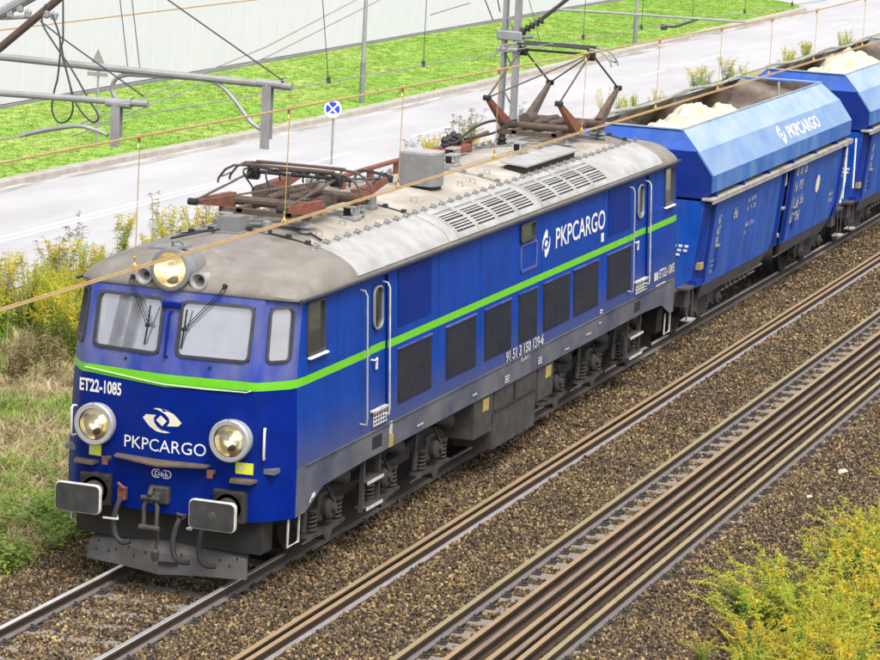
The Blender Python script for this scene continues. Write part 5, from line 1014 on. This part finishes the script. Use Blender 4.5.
# line over the train's own track
c1 = lambda x: 5.73-.0118*(x-.6)
wire('contact_wire', [(x, .12*math.sin(x*.12), c1(x)) for x in np.arange(-16, 61, 3.5)], .0085, 'wire_grey', 'grey contact wire over the train')
for i, (x, dx) in enumerate(((4.94, -.45), (8.75, 0), (16.7, .05), (20.2, .05), (23.6, .02), (27.5, 0), (31.5, 0))):
    y = .12*math.sin(x*.12); d = empty('dropper', (x, y, c1(x)), 'thin grey dropper rising from the contact wire over the train', 'wire', 'droppers over the train')
    b = MB(); b.tube([(x, y, c1(x)), (x+dx, y, c1(x)+1.5)], .006, 4); b.build('line', 'wire_dark', d); b = MB(); b.box((x-.03, y-.02, c1(x)-.02), (x+.03, y+.02, c1(x)+.07), c=.005); b.build('clamp', 'wire_dark', d)
wire('messenger_wire', [(x, 0, 7.2-.01*x) for x in range(-16, 62, 6)], .011, 'wire_grey', 'grey messenger wire high over the train')
for dz, lab in ((0, 'lower grey wire slanting up across the lawn'), (.10, 'upper grey wire slanting up across the lawn')):
    wire('anchor_wire', [(-4, -.6, 5.82+dz), (4, .6, 6.02+dz*1.4), (12, 1.8, 6.42+dz*2), (21.5, 3.1, 7.0+dz*2.5)], .0085, 'wire_grey', lab)
wire('anchor_wire', [(-8, 1.6, 6.62), (-3.4, 1.1, 6.72), (4, .3, 6.85), (12, -.6, 6.98)], .0085, 'wire_bronze', 'grey-green wire crossing the top left corner')

# cantilevers at the top left: two registration tubes with drop brackets and steady arms
def cantilever(loc, parts, lab):
    c = empty('cantilever', loc, lab, 'overhead line arm', 'overhead line arms at the top left')
    for name, m_, pts, r in parts: b = MB(); b.tube(smooth(pts) if 'steady' in name else pts, r, 10); b.build(name, m_, c)
    return c
XA, XB = -4.0, -3.2
CAM_O, CAM_R, CAM_U, CAM_F = Vector((-32.4844, -14.6579, 9.6017)), Vector((0.335628, -0.940745, 0.048509)), Vector((0.150083, 0.104241, 0.983163)), Vector((0.929962, 0.322697, -0.176176))   # render camera's origin and axes, frozen as literals
def at(a, b_, x):                      # image pixel cast through the frozen camera onto the plane at x
    d = CAM_R*((a-440)/3029.6144)-CAM_U*((b_-330)/3029.6144)+CAM_F; return tuple(CAM_O+d*((x-CAM_O.x)/d.x))
def bracket(c, px, py0, py1, x):
    t = Vector(at(px, py0, x)); e = Vector(at(px, py1, x)); b = MB(); b.box((x-.045, t.y-.05, e.z), (x-.030, t.y+.05, t.z)); b.box((x+.030, t.y-.05, e.z+.10), (x+.045, t.y+.05, t.z)); b.box((x-.05, t.y-.015, e.z+.03), (x+.03, t.y+.015, t.z+.02)); b.build('drop_bracket', 'galv', c)
    b = MB(); b.tube([(x, t.y+.12, t.z+.03), (x, t.y-.16, t.z+.02)], .045, 10); b.build('sleeve', 'galv', c)
    b = MB(); b.tube([(x-.02, t.y-.17, t.z+.06), (x+.02, t.y-.17, t.z+.10), (x, t.y-.17, t.z+.02)], .02, 6); b.build('eye', 'galv', c)
MAST = (XA, 3.1, -.3)
ca = cantilever(at(0, 93, XA), [('tube', 'galv', [at(-130, 84, XA), at(0, 93, XA), at(148, 104, XA)], .036), ('steady_arm', 'galv', [at(108, 135, XA), at(95, 130, XA), at(78, 126, XA), at(45, 130, XA), at(20, 136, XA)], .022)], 'lower grey tube arm at the top left with a hanging bracket')
bracket(ca, 117, 106, 147, XA)
cb = cantilever(at(0, 57, XB), [('tube', 'galv', [at(-140, 48, XB), at(2, 57, XB), at(292, 87, XB)], .040), ('steady_arm', 'galv', [at(262, 130, XB), at(250, 121, XB), at(232, 97, XB), at(218, 84, XB), at(200, 79, XB), at(140, 75, XB), at(125, 75, XB), at(115, 80, XB), at(112, 90, XB), at(116, 99, XB)], .024)], 'upper long grey tube arm at the top left with a bent steady arm')
bracket(cb, 268, 86, 149, XB)
cc = cantilever(at(0, 48, XB+.3), [('tube', 'rust_brown', [at(-90, 108, XB+.3), at(0, 48, XB+.3), at(62, -4, XB+.3), at(150, -75, XB+.3)], .045), ('strut', 'galv', [at(-60, 40, XB+.3), at(0, 14, XB+.3), at(36, -6, XB+.3)], .06), ('stay', 'galv', [at(-40, 19, XB+.3), at(10, 18, XB+.3), at(58, 15, XB+.3)], .02)], 'brown diagonal tube arm in the top left corner')
for k, (px, py) in enumerate(((10, 14), (20, 8), (28, 14), (46, 14), (54, 16))): b = MB(); p = Vector(at(px, py, XB+.28)); b.box(p-Vector((.03, .035, .04)), p+Vector((.03, .035, .04)), c=.012); b.lathe([(-.05, .018), (.05, .018)], p, (0, .3, 1), 8); b.build('clamp', 'galv', cc)
JW = [[(46, 4), (42, 22), (55, 45), (72, 70), (88, 98), (98, 115), (97, 122)], [(52, 14), (60, 40), (58, 75), (54, 92), (52, 110), (58, 122), (68, 120), (73, 108), (70, 85), (60, 48)], [(63, -5), (63, 38), (62, 50), (72, 92), (80, 110), (92, 122), (99, 119)]]
for i, q in enumerate(JW):
    wire('jumper_cable', [at(a, c, XA+.25+.1*i) for a, c in q], .011, 'wire_dark', ['black jumper cable slanting down to the lower tube arm', 'black jumper cable hanging in a narrow loop at the top left', 'black jumper cable hanging straight from the top left corner'][i], 'cable', 'jumper cables at the top left')
wire('stay_wire', [at(40, 21, XB+.2), at(62, 38, XB+.1), at(143, 96, XA)], .009, 'wire_dark', 'thin stay wire running down to the end of the lower tube arm'); wire('stay_wire', [at(168, 0, XB+.2), at(150, -14, XB+.2), at(282, 80, XB)], .009, 'wire_dark', 'thin stay wire running down to the end of the upper tube arm') if 0 else wire('stay_wire', [at(150, -14, XB+.1), at(168, 0, XB+.1), at(282, 80, XB)], .009, 'wire_dark', 'thin stay wire running down to the end of the upper tube arm')
for px in (120, 132):
    wire('dropper', [at(px-1, -20, XB+.5), at(px, 0, XB+.5), at(px+8, 70, XB)], .006, 'wire_dark', 'thin dropper ending on the upper tube arm at the top left', 'wire', 'droppers on the upper tube arm')
# mast on the left, outside the picture, that carries these arms
ms = empty('catenary_mast', (XA+.4, 3.4, -.4), 'catenary mast carrying the arms at the left', 'mast'); b = MB()
for dx in (-.15, .15): b.box((XA+.4+dx-.03, 3.32, -.5), (XA+.4+dx+.03, 3.48, 8.5))
for k in range(14): b.box((XA+.28, 3.39, k*.6), (XA+.52, 3.41, k*.6+.05))
b.build('post', 'galv', ms)
b = MB(); b.tube([at(-130, 84, XA), (XA+.3, 3.4, 6.55)], .036, 8); b.tube([at(-140, 48, XB), (XA+.45, 3.4, 6.85)], .04, 8); b.tube([at(-60, 40, XB+.3), (XA+.45, 3.4, 6.95)], .05, 8); b.tube([at(-90, 108, XB+.3), (XA+.45, 3.4, 6.1)], .045, 8); b.build('arm_root', 'galv', ms)
# mast behind the loco's rear
XM = 23.0; mm = empty('catenary_mast', (XM, 3.45, -.4), 'grey channel-iron catenary mast behind the raised pantograph', 'mast')
for dy, tw in ((.12, .032), (-.13, .045)):
    b = MB(); b.prism([(XM-.10, 3.45+dy-tw, -.5), (XM+.10, 3.45+dy-tw, -.5), (XM+.10, 3.45+dy+tw, -.5), (XM-.10, 3.45+dy+tw, -.5)], (0, 0, 9.5)); b.build('channel', 'galv', mm, smooth=0)
b = MB()
for k in range(13): b.prism([(XM-.02, 3.36, .1+k*.7), (XM+.02, 3.36, .1+k*.7), (XM+.02, 3.54, .4+k*.7), (XM-.02, 3.54, .4+k*.7)], (0, 0, .04))
b.build('lacing', 'galv', mm, smooth=0)
b = MB(); p = Vector(at(513, 36, XM)); b.box((XM-.14, 3.20, p.z-.08), (XM+.14, 3.70, p.z+.10), c=.02); b.box((XM-.14, 3.2, p.z-.3), (XM+.14, 3.7, p.z-.22), c=.02); b.lathe([(0, .04), (.2, .04)], (XM, 3.2, p.z), (0, -1, .1), 8); b.build('hinge', 'galv', mm)
ar = empty('cantilever', (XM, 3.2, p.z), 'dark diagonal tube arm with insulator on the mast behind the pantograph', 'overhead line arm')
b = MB(); b.tube([at(513, 37, XM), at(535, 24, XM), at(556, 8, XM), at(600, -26, XM)], .04, 8); b.build('tube', 'wire_dark', ar)
b = MB(); 
for q in np.linspace(0, 1, 6): pq = Vector(at(519+22*q, 33.5-13*q, XM)); b.lathe([(-.03, .05), (0, .085), (.03, .05)], pq, (0, -1, .7), 10)
b.build('insulator', 'black', ar)
b = MB(); b.tube([at(556, 8, XM), at(562, 10, XM), at(600, 12, XM), at(680, 17.5, XM), at(745, 22, XM)], .024, 8); b.build('registration_tube', 'grey_light', ar)
b = MB(); b.tube([at(664, 27, XM-.4), at(676, 26.5, XM-.4), at(690, 22, XM-.4), at(697, 20, XM)], .02, 6); b.box(Vector(at(664, 27, XM-.4))-Vector((.06, .05, .05)), Vector(at(664, 27, XM-.4))+Vector((.06, .05, .05))); b.build('steady_arm', 'wire_dark', ar)
for (a, c) in (((482, -8), (493, 20)), ((496, -8), (500, 12))):
    wire('stay_wire', [at(*a, XM-.3), at(*c, XM-.1)], .012, 'wire_dark', 'short dark stay wire left of the mast behind the pantograph', 'wire', 'stay wires at the far mast')
for (a, c) in (((527, -8), (541, 45)), ((470, 3), (430, 15))): wire('stay_wire', [at(*a, XM+.2), at(*c, XM-.6)], .008, 'wire_dark', 'thin wire above the raised pantograph beside the mast', 'wire', 'thin wires over the raised pantograph')

# ---- lamp posts and road signs
def lamp_post(x, y, lab, h=7.6):
    p = empty('lamp_post', (x, y, -.15), lab, 'lamp post', 'lamp posts along the lawn')
    b = MB(); b.tube([(x, y, -.3), (x, y, 1.1)], .085, 12); b.build('base', 'grey_mid', p); b = MB(); b.tube([(x, y, 1.1), (x, y, h)], [.07, .045], 12); b.build('pole', 'galv', p)
    b = MB(); b.tube([(x, y, h), (x, y-.3, h+.35), (x, y-1.2, h+.5)], .035, 8); b.build('arm', 'galv', p); b = MB(); b.box((x-.14, y-1.8, h+.42), (x+.14, y-1.15, h+.55), c=.04); b.build('lamp_head', 'grey_mid', p)
lamp_post(55.3, 18.75, 'grey lamp post at the kerb beside the blue road sign'); lamp_post(85.2, 18.5, 'grey lamp post at the kerb further right, above the wagons')
M['sign_blue'] = mat('sign_blue', (.012, .05, .62), .4, var=.03); M['sign_white'] = mat('sign_white', (.80, .80, .80), .5, var=.03)
SXx, SYy = 41.3, 13.0
SZ = float(at(333, 109, SXx)[2]); SYy = float(at(333, 109, SXx)[1])
sg = empty('road_sign', (SXx, SYy, -.3), 'round blue no-stopping sign with a white cross on a grey post', 'road sign')
b = MB(); b.tube([(SXx+.05, SYy, -.5), (SXx+.05, SYy, SZ+.25)], .03, 10); b.build('post', 'galv', sg)
nrm = Vector((-1, -.15, .03)).normalized(); sv = Vector((0, 0, 1)); su = nrm.cross(sv).normalized()*-1; su = Vector((-nrm.y, nrm.x, 0)).normalized()
RS = .235
b = MB(); b.lathe([(0, RS), (.018, RS), (.02, RS-.01)], (SXx, SYy, SZ), nrm, 36); b.build('disc', 'sign_white', sg)
b = MB(); cc_ = Vector((SXx, SYy, SZ))+nrm*.0235
for q in range(4):
    a0 = PI/4+q*PI/2; r_ = RS*.80; e = RS*.10; poly = []
    for t in np.linspace(a0+math.asin(e/r_), a0+PI/2-math.asin(e/r_), 9): poly.append((r_*math.cos(t), r_*math.sin(t)))
    mid = a0+PI/4; k = e*math.sqrt(2); poly.append((k*math.cos(mid), k*math.sin(mid))); b.add([cc_+su*x+sv*y for x, y in poly], [tuple(range(len(poly)))])
b.build('blue_field', 'sign_blue', sg, smooth=0)
TX = 39.9; tp = Vector(at(98.5, 66, TX)); ts = empty('road_sign', (TX, tp.y, -.1), 'triangular road sign on a thin post seen from behind', 'road sign')
b = MB(); b.tube([(TX, tp.y, -.25), (TX, tp.y, tp.z+.35)], .03, 8); b.build('post', 'galv', ts)
b = MB(); a = .30; b.prism([(TX-.045, tp.y-a, tp.z-.14), (TX-.045, tp.y+a, tp.z-.14), (TX-.045, tp.y, tp.z+.46)], (.012, 0, 0)); b.build('plate', 'galv', ts, smooth=0)
b = MB(); b.box((TX-.045, tp.y-a, tp.z-.27), (TX-.033, tp.y+a, tp.z-.165)); b.build('text_plate', 'galv', ts); b = MB(); b.box((TX-.065, tp.y-.2, tp.z-.08), (TX-.046, tp.y+.2, tp.z-.055)); b.build('clamp', 'grey_mid', ts)
# ================================================================== VEGETATION
M['blade_green'] = mat('blade_green', (.10, .2, .03), .8, var=.2, rnd=[(.12, .28, .02), (.22, .38, .035), (.34, .42, .08)], trans=.3)
M['blade_dry'] = mat('blade_dry', (.3, .24, .13), .9, var=.2, rnd=[(.24, .18, .095), (.42, .34, .18), (.58, .50, .30)], trans=.25)
M['leaf_cover'] = mat('leaf_cover', (.1, .19, .03), .7, var=.2, rnd=[(.09, .20, .02), (.19, .30, .035), (.33, .33, .06)], trans=.3)
M['gr_leaf'] = mat('gr_leaf', (.18, .36, .03), .7, var=.35, scale=3, col2=(.38, .46, .06), c2amt=.6, trans=.3)
M['gr_leaf2'] = mat('gr_leaf2', (.31, .45, .045), .7, var=.35, scale=3, col2=(.52, .50, .08), c2amt=.6, trans=.3)
M['gr_stem'] = mat('gr_stem', (.16, .14, .05), .8, var=.2)
M['gr_yellow'] = mat('gr_yellow', (.68, .52, .04), .8, var=.3, scale=5, col2=(.52, .52, .05), c2amt=.7, trans=.3)
M['gr_brown'] = mat('gr_brown', (.24, .16, .08), .9, var=.3, scale=5, trans=.2)
M['gr_grey'] = mat('gr_grey', (.26, .21, .18), .9, var=.25, scale=5, trans=.2)
M['gr_straw'] = mat('gr_straw', (.27, .20, .10), .9, var=.3, scale=5, col2=(.38, .31, .17), c2amt=.7, trans=.2)
for k_ in ('gr_leaf', 'gr_leaf2', 'gr_yellow', 'blade_dry', 'blade_green', 'lawn_blade'): worldvar(M[k_], .45 if k_ == 'lawn_blade' else 1.6, (.84, .88, .8) if k_ == 'lawn_blade' else (.66, .72, .6), (1.2, 1.15, 1.2), None)
def blade(mb, x, y, h, wd, a, lean, rg):
    dx, dy = math.cos(a), math.sin(a); nx, ny = -dy, dx
    P = [(0, 1), (.55, .8), (1, 0)]; vs = []
    for t, q in P:
        ox = x+dx*lean*h*t*t; oy = y+dy*lean*h*t*t; z = h*t*(1-.25*lean*t)
        vs += [(ox+nx*wd*q, oy+ny*wd*q, z), (ox-nx*wd*q, oy-ny*wd*q, z)] if q else [(ox, oy, z)]
    mb.add(vs, [(0, 1, 3, 2), (2, 3, 4)])
def tuft(seed, n, h, spread, wd, m_, lean=(.2, .9), name='grass_piece'):
    rg = random.Random(seed); mb = MB()
    for i in range(n): a = rg.uniform(0, 2*PI); q = rg.uniform(0, spread); blade(mb, q*math.cos(a), q*math.sin(a), h*rg.uniform(.5, 1.1), wd*rg.uniform(.7, 1.2), rg.uniform(0, 2*PI), rg.uniform(*lean), rg)
    return variant(name, mb, m_, fix=False)
def rootl(P, zf): return np.column_stack([P, zf(P[:, 0], P[:, 1])-.01])
def yawrot(n, t=.15): return np.column_stack([RNG.uniform(-t, t, n), RNG.uniform(-t, t, n), RNG.uniform(-PI, PI, n)])
def sc3(n, a, b): s = RNG.uniform(a, b, n); return np.repeat(s[:, None], 3, 1)
# lawn blades
P = region(28, 118, 18.2, 26, 46); P = P[P[:, 1] > kerb_y(np.minimum(P[:, 0], 112))+.38]; P = P[(P[:, 0] < 113) | (P[:, 1] > 24.3-np.sqrt(np.clip(36-(P[:, 0]-113)**2, 0, 36)))]
n = len(P); v = [tuft(i, 12, .08, .12, .010, 'lawn_blade') for i in range(4)]
scatter('lawn_grass', rootl(P, lawn_z), yawrot(n), sc3(n, .35, .85)*np.array([[1.6, 1.6, .8]]), RNG.integers(0, 4, n), v, 'mown green grass of the lawn before the warehouse')
# dry and green grass on the bank left of the train
P = np.concatenate([region(-4, 6, 2.3, 9, 150), region(6, 26, 2.3, 11.5, 75)]); q = vnoise(P[:, 0], P[:, 1], .8, 21); P = P[(RNG.random(len(P)) < .45+.7*q) & (P[:, 1] > 2.45+.3*vnoise(P[:, 0], P[:, 1], 1.5, 4))]
n = len(P); v = [tuft(i+20, 13, .20, .13, .006, 'blade_dry', (.5, 1.6)) for i in range(5)]
scatter('dry_grass', rootl(P, bank_z), yawrot(n, .3), sc3(n, .5, 1.5), RNG.integers(0, 5, n), v, 'matted dry straw grass on the bank left of the train')
P = np.concatenate([region(-4, 6, 2.4, 9, 190), region(6, 30, 2.4, 11.5, 110)]); q = vnoise(P[:, 0], P[:, 1], .55, 33); P = P[(q > .40) & (RNG.random(len(P)) < (q-.26)*2.6)]
n = len(P); v = [tuft(i+40, 12, .22, .10, .008, 'blade_green', (.3, 1.1)) for i in range(5)]
scatter('green_grass', rootl(P, bank_z), yawrot(n, .2), sc3(n, .5, 1.35), RNG.integers(0, 5, n), v, 'green grass patches growing through the straw left of the train')
# broad-leaved low weeds along the ballast edge and among the goldenrod on the right
def leafy(seed, n, h, m_):
    rg = random.Random(seed); mb = MB()
    for i in range(n):
        a = rg.uniform(0, 2*PI); q = rg.uniform(0, .12); z = rg.uniform(.02, h); L = rg.uniform(.03, .065); t = rg.uniform(0, 2*PI); e = rg.uniform(-.2, .7)
        c = Vector((q*math.cos(a), q*math.sin(a), z)); d = Vector((math.cos(t)*math.cos(e), math.sin(t)*math.cos(e), math.sin(e))); s_ = Vector((-math.sin(t), math.cos(t), 0))*L*.38
        mb.add([c, c+d*L*.5+s_, c+d*L, c+d*L*.5-s_], [(0, 1, 2, 3)])
    return variant('weed_piece', mb, m_, fix=False)
lv = [leafy(i, 26, .24, 'leaf_cover') for i in range(5)]
P = np.concatenate([region(-4, 9, 2.25, 3.4, 120), region(-3, 12, 3.4, 5, 16)]); q = vnoise(P[:, 0], P[:, 1], 1.1, 12); P = P[RNG.random(len(P)) < q*1.2]; n = len(P)
scatter('low_weeds', rootl(P, bank_z), yawrot(n), sc3(n, .6, 1.5), RNG.integers(0, 5, n), lv, 'low leafy weeds along the ballast edge left of the train')
P = np.concatenate([region(-1, 9, -8.6, -6.5, 30)]); q = vnoise(P[:, 0], P[:, 1], .9, 15); P = P[(RNG.random(len(P)) < q) & (P[:, 1] < -6.45-.12*P[:, 0]+.4*q[:]-.3)]; n = len(P)
scatter('low_weeds', rootl(P, ballast_z), yawrot(n), sc3(n, .5, 1.3), RNG.integers(0, 5, n), lv, 'low leafy weeds under the goldenrod at the lower right')

# goldenrod: stems, narrow leaves and a feathery plume
def goldenrod_meshes(seed, nst, h, plume, lean=.25, leafm='gr_leaf', full=1., fine=1., nbr=14, t0=.74):
    rg = random.Random(seed); st, lf, fl = MB(), MB(), MB()
    for i in range(nst):
        a = rg.uniform(0, 2*PI); q = rg.uniform(0, .16); ln = rg.uniform(.05, lean)+.0; H = h*rg.uniform(.7, 1.1); b0 = Vector((q*math.cos(a), q*math.sin(a), -.03)); d = Vector((math.cos(a), math.sin(a), 0))
        pos = lambda t: b0+Vector((0, 0, H*t*(1-.12*ln*t)))+d*ln*H*t*t
        st.tube([pos(0), pos(.4), pos(.75), pos(1)], [.007, .006, .004, .002], 4, caps=False)
        for k in range(int(44*full)):
            t = rg.uniform(.08, .86); p = pos(t); y_ = rg.uniform(0, 2*PI); L = rg.uniform(.08, .16)*(1.15-.45*t)*fine; e = rg.uniform(-.3, .7)
            v = Vector((math.cos(y_)*math.cos(e), math.sin(y_)*math.cos(e), math.sin(e))); s_ = Vector((-math.sin(y_), math.cos(y_), .2))*L*.12
            lf.add([p, p+v*L*.5+s_, p+v*L-Vector((0, 0, L*.25)), p+v*L*.5-s_], [(0, 1, 2, 3)])
        for k in range(nbr):                       # side branches of the plume, arching out
            t = rg.uniform(t0, 1.0); p = pos(t); y_ = rg.uniform(0, 2*PI); L = rg.uniform(.05, .17)*(1.25-t)*2.0*h/1.2+.03
            v = Vector((math.cos(y_), math.sin(y_), .55))
            for j in range(14):
                s = (j+.5)/14; c = p+v*L*s-Vector((0, 0, L*.7*s*s))+Vector((rg.uniform(-.008, .008), rg.uniform(-.008, .008), rg.uniform(-.004, .01)))
                w_ = rg.uniform(.006, .012); y2 = rg.uniform(0, PI); e1 = Vector((math.cos(y2)*w_, math.sin(y2)*w_, 0)); e2 = Vector((rg.uniform(-.5, .5)*w_, rg.uniform(-.5, .5)*w_, w_))
                fl.add([c-e1, c-e2, c+e1, c+e2], [(0, 1, 2, 3)])
    return st.mesh('stem', 'gr_stem', fix=False), lf.mesh('leaves', leafm, smooth=0, fix=False), fl.mesh('flower_head', plume, smooth=0, fix=False)
def frond_meshes(seed, nst, h, lean, leafm, plume, nl=105):
    rg = random.Random(seed); st, lf, fl = MB(), MB(), MB()
    for i in range(nst):
        a = rg.uniform(0, 2*PI); q = rg.uniform(0, .15); ln = rg.uniform(.1, lean); H = h*rg.uniform(.65, 1.1); b0 = Vector((q*math.cos(a), q*math.sin(a), -.03)); a += rg.uniform(-.5, .5); d = Vector((math.cos(a), math.sin(a), 0))
        pos = lambda t: b0+Vector((0, 0, H*(t-.30*ln*t**3)))+d*ln*H*t*t
        st.tube([pos(0), pos(.3), pos(.6), pos(.85), pos(1)], [.006, .0055, .0045, .003, .0015], 4, caps=False)
        for k in range(nl):
            t = (k+rg.random())/nl*.95+.05; p = pos(t); y_ = rg.uniform(0, 2*PI); L = rg.uniform(.6, 1.1)*(.125*(1-.72*t)+.012)*(.5+.5*min(1, t*5)); e = rg.uniform(.1, .9)
            v = Vector((math.cos(y_)*math.cos(e), math.sin(y_)*math.cos(e), math.sin(e))); s_ = Vector((-math.sin(y_), math.cos(y_), .2))*L*rg.uniform(.07, .11); tip = p+v*L-Vector((0, 0, L*rg.uniform(.1, .5)))
            (fl if t > .62+rg.uniform(-.1, .1) else lf).add([p, p+v*L*.5+s_, tip, p+v*L*.5-s_], [(0, 1, 2, 3)])
        for k in range(7):                        # short arching sprays near the tip
            t = rg.uniform(.74, .98); p = pos(t); y_ = rg.uniform(0, 2*PI); L = rg.uniform(.05, .12)*(1.3-t)*2*h; v = Vector((math.cos(y_), math.sin(y_), .5))
            for j in range(12):
                s = (j+.5)/12; c = p+v*L*s-Vector((0, 0, L*.6*s*s)); w_ = rg.uniform(.004, .009); y2 = rg.uniform(0, PI); e1 = Vector((math.cos(y2)*w_, math.sin(y2)*w_, 0)); e2 = Vector((rg.uniform(-.5, .5)*w_, rg.uniform(-.5, .5)*w_, w_*1.6))
                fl.add([c-e1, c-e2, c+e1, c+e2], [(0, 1, 2, 3)])
    return st.mesh('stem', 'gr_stem', fix=False), lf.mesh('leaves', leafm, smooth=0, fix=False), fl.mesh('flower_head', plume, smooth=0, fix=False)
M['gr_lime'] = mat('gr_lime', (.46, .52, .05), .8, var=.3, scale=4, col2=(.62, .56, .05), c2amt=.8, c2scale=1.5, trans=.3)
GV = [goldenrod_meshes(100+i, 11, 1.25, 'gr_yellow', .28, 'gr_leaf' if i % 2 else 'gr_leaf2', 1.3) for i in range(5)]
GB = [goldenrod_meshes(200+i, 5, 1.45, ['gr_brown', 'gr_grey', 'gr_grey'][i], .2, 'gr_leaf2', .7) for i in range(3)]
GL = [goldenrod_meshes(300+i, 13, .80, 'gr_yellow', .75, 'gr_leaf2' if i % 2 else 'gr_leaf', 2.2, .72, 9, .80) for i in range(5)]
GL = [frond_meshes(600+i, 13, .92, .95, 'gr_leaf' if i % 2 else 'gr_leaf2', 'gr_lime' if i % 2 else 'gr_yellow') for i in range(6)]
GV = GV[:2]+[frond_meshes(700+i, 12, 1.3, .32, 'gr_leaf' if i % 2 else 'gr_leaf2', 'gr_lime' if i % 2 else 'gr_yellow', 130) for i in range(4)]
GD = [goldenrod_meshes(400+i, 9, .60, 'gr_brown', .9, 'gr_brown', 1.2) for i in range(2)]
GG = [goldenrod_meshes(500+i, 9, .95, 'gr_straw', .3, 'gr_straw', .9) for i in range(2)]
def plant(ms, x, y, z, s, lab, grp, name='goldenrod'):
    o = empty(name, (x, y, z), lab, 'plant', grp); o.rotation_euler = (random.uniform(-.1, .1), random.uniform(-.1, .1), random.uniform(0, 6.28)); o.scale = (s, s, s*random.uniform(.88, 1.12))
    for nm, me in zip(('stem', 'leaves', 'flower_head'), ms): inst(nm, me, o)
rg = random.Random(11)
k = 0
while k < 120:                                     # tall thicket behind the loco's nose, along the road
    x = 11.0+16*rg.random()**1.5; y = rg.uniform(7.6, 11.8)
    if y < 8.9+(x-13)*.0 and x < 13: continue
    if y < 9.0 and x > 20: continue
    z = float(bank_z(x, y)); dead = rg.random() < .22 and y > 9.5
    if dead: plant(rg.choice(GB), x, y, z, rg.uniform(.75, 1.0)*(1 if x < 17 else .85), 'faded weed with dry seed heads in the thicket between train and road', 'dry weeds in the roadside thicket', 'dry_weed')
    else: plant(rg.choice(GV), x, y, z, rg.uniform(.8, 1.2)*(1 if x < 16 else .78), 'tall yellow-green goldenrod in the thicket between train and road', 'goldenrod in the roadside thicket')
    k += 1
for k in range(15):
    x = rg.uniform(11, 16); y = rg.uniform(6.6, 8.8); plant(rg.choice(GG), x, y, float(bank_z(x, y)), rg.uniform(.6, 1.0), 'brown withered weed at the foot of the roadside thicket', 'withered weeds before the thicket', 'dry_weed')
for k in range(16):                               # beyond the middle of the loco
    x = rg.uniform(41, 50); y = rg.uniform(10.6, 12.4); z = float(bank_z(x, min(y, 12)))
    plant(rg.choice(GV+GB+GB), x, y, z, rg.uniform(.6, .95), 'sparse goldenrod seen over the middle of the loco roof', 'goldenrod beyond the loco roof')
for k in range(28):                               # beyond the wagons
    cx_ = (58, 61, 68.5, 71, 79, 84, 90)[k % 7]; x = cx_+rg.uniform(-1.2, 1.2); y = rg.uniform(10.6, 11.6); z = float(bank_z(x, y))
    plant(rg.choice(GV), x, y, z, rg.uniform(.45, .85), 'yellow goldenrod by the road, seen over the wagon rims', 'goldenrod beyond the wagons')
spots = []
while len(spots) < 84:                            # thicket at the lower right
    x = rg.uniform(-.4, 6.9); y = rg.uniform(-8.9, -6.5)
    if y > -6.50-.085*x-.22*math.sin(x*1.7)-max(0, 1.6-x)*.30: continue
    spots.append((x, y))
for i, (x, y) in enumerate(spots):
    z = float(ballast_z(x, y))
    if i % 6 == 5: plant(rg.choice(GD), x, y, z, rg.uniform(.7, 1.05), 'brown withered plant among the goldenrod at the lower right', 'withered plants at the lower right', 'dry_weed')
    else: plant(rg.choice(GL), x, y, z, rg.uniform(.7, 1.12), 'arching yellow goldenrod in the thicket at the lower right', 'goldenrod at the lower right')
plant(GL[0], .7, -6.55, -.28, .42, 'small green weed standing alone left of the lower right thicket', None, 'weed')
for x, y, s, lab in [(13.2, -6.25, .42, 'small green weed on the ballast at the right edge, uppermost'), (11.2, -6.62, .42, 'small yellow goldenrod at the right edge below the green weed'), (8.9, -7.25, .55, 'green weed at the right edge just above the thicket')]:
    plant(GL[1 if 'green' in lab else 2], x, y, float(ballast_z(x, y)), s, lab, None, 'weed')
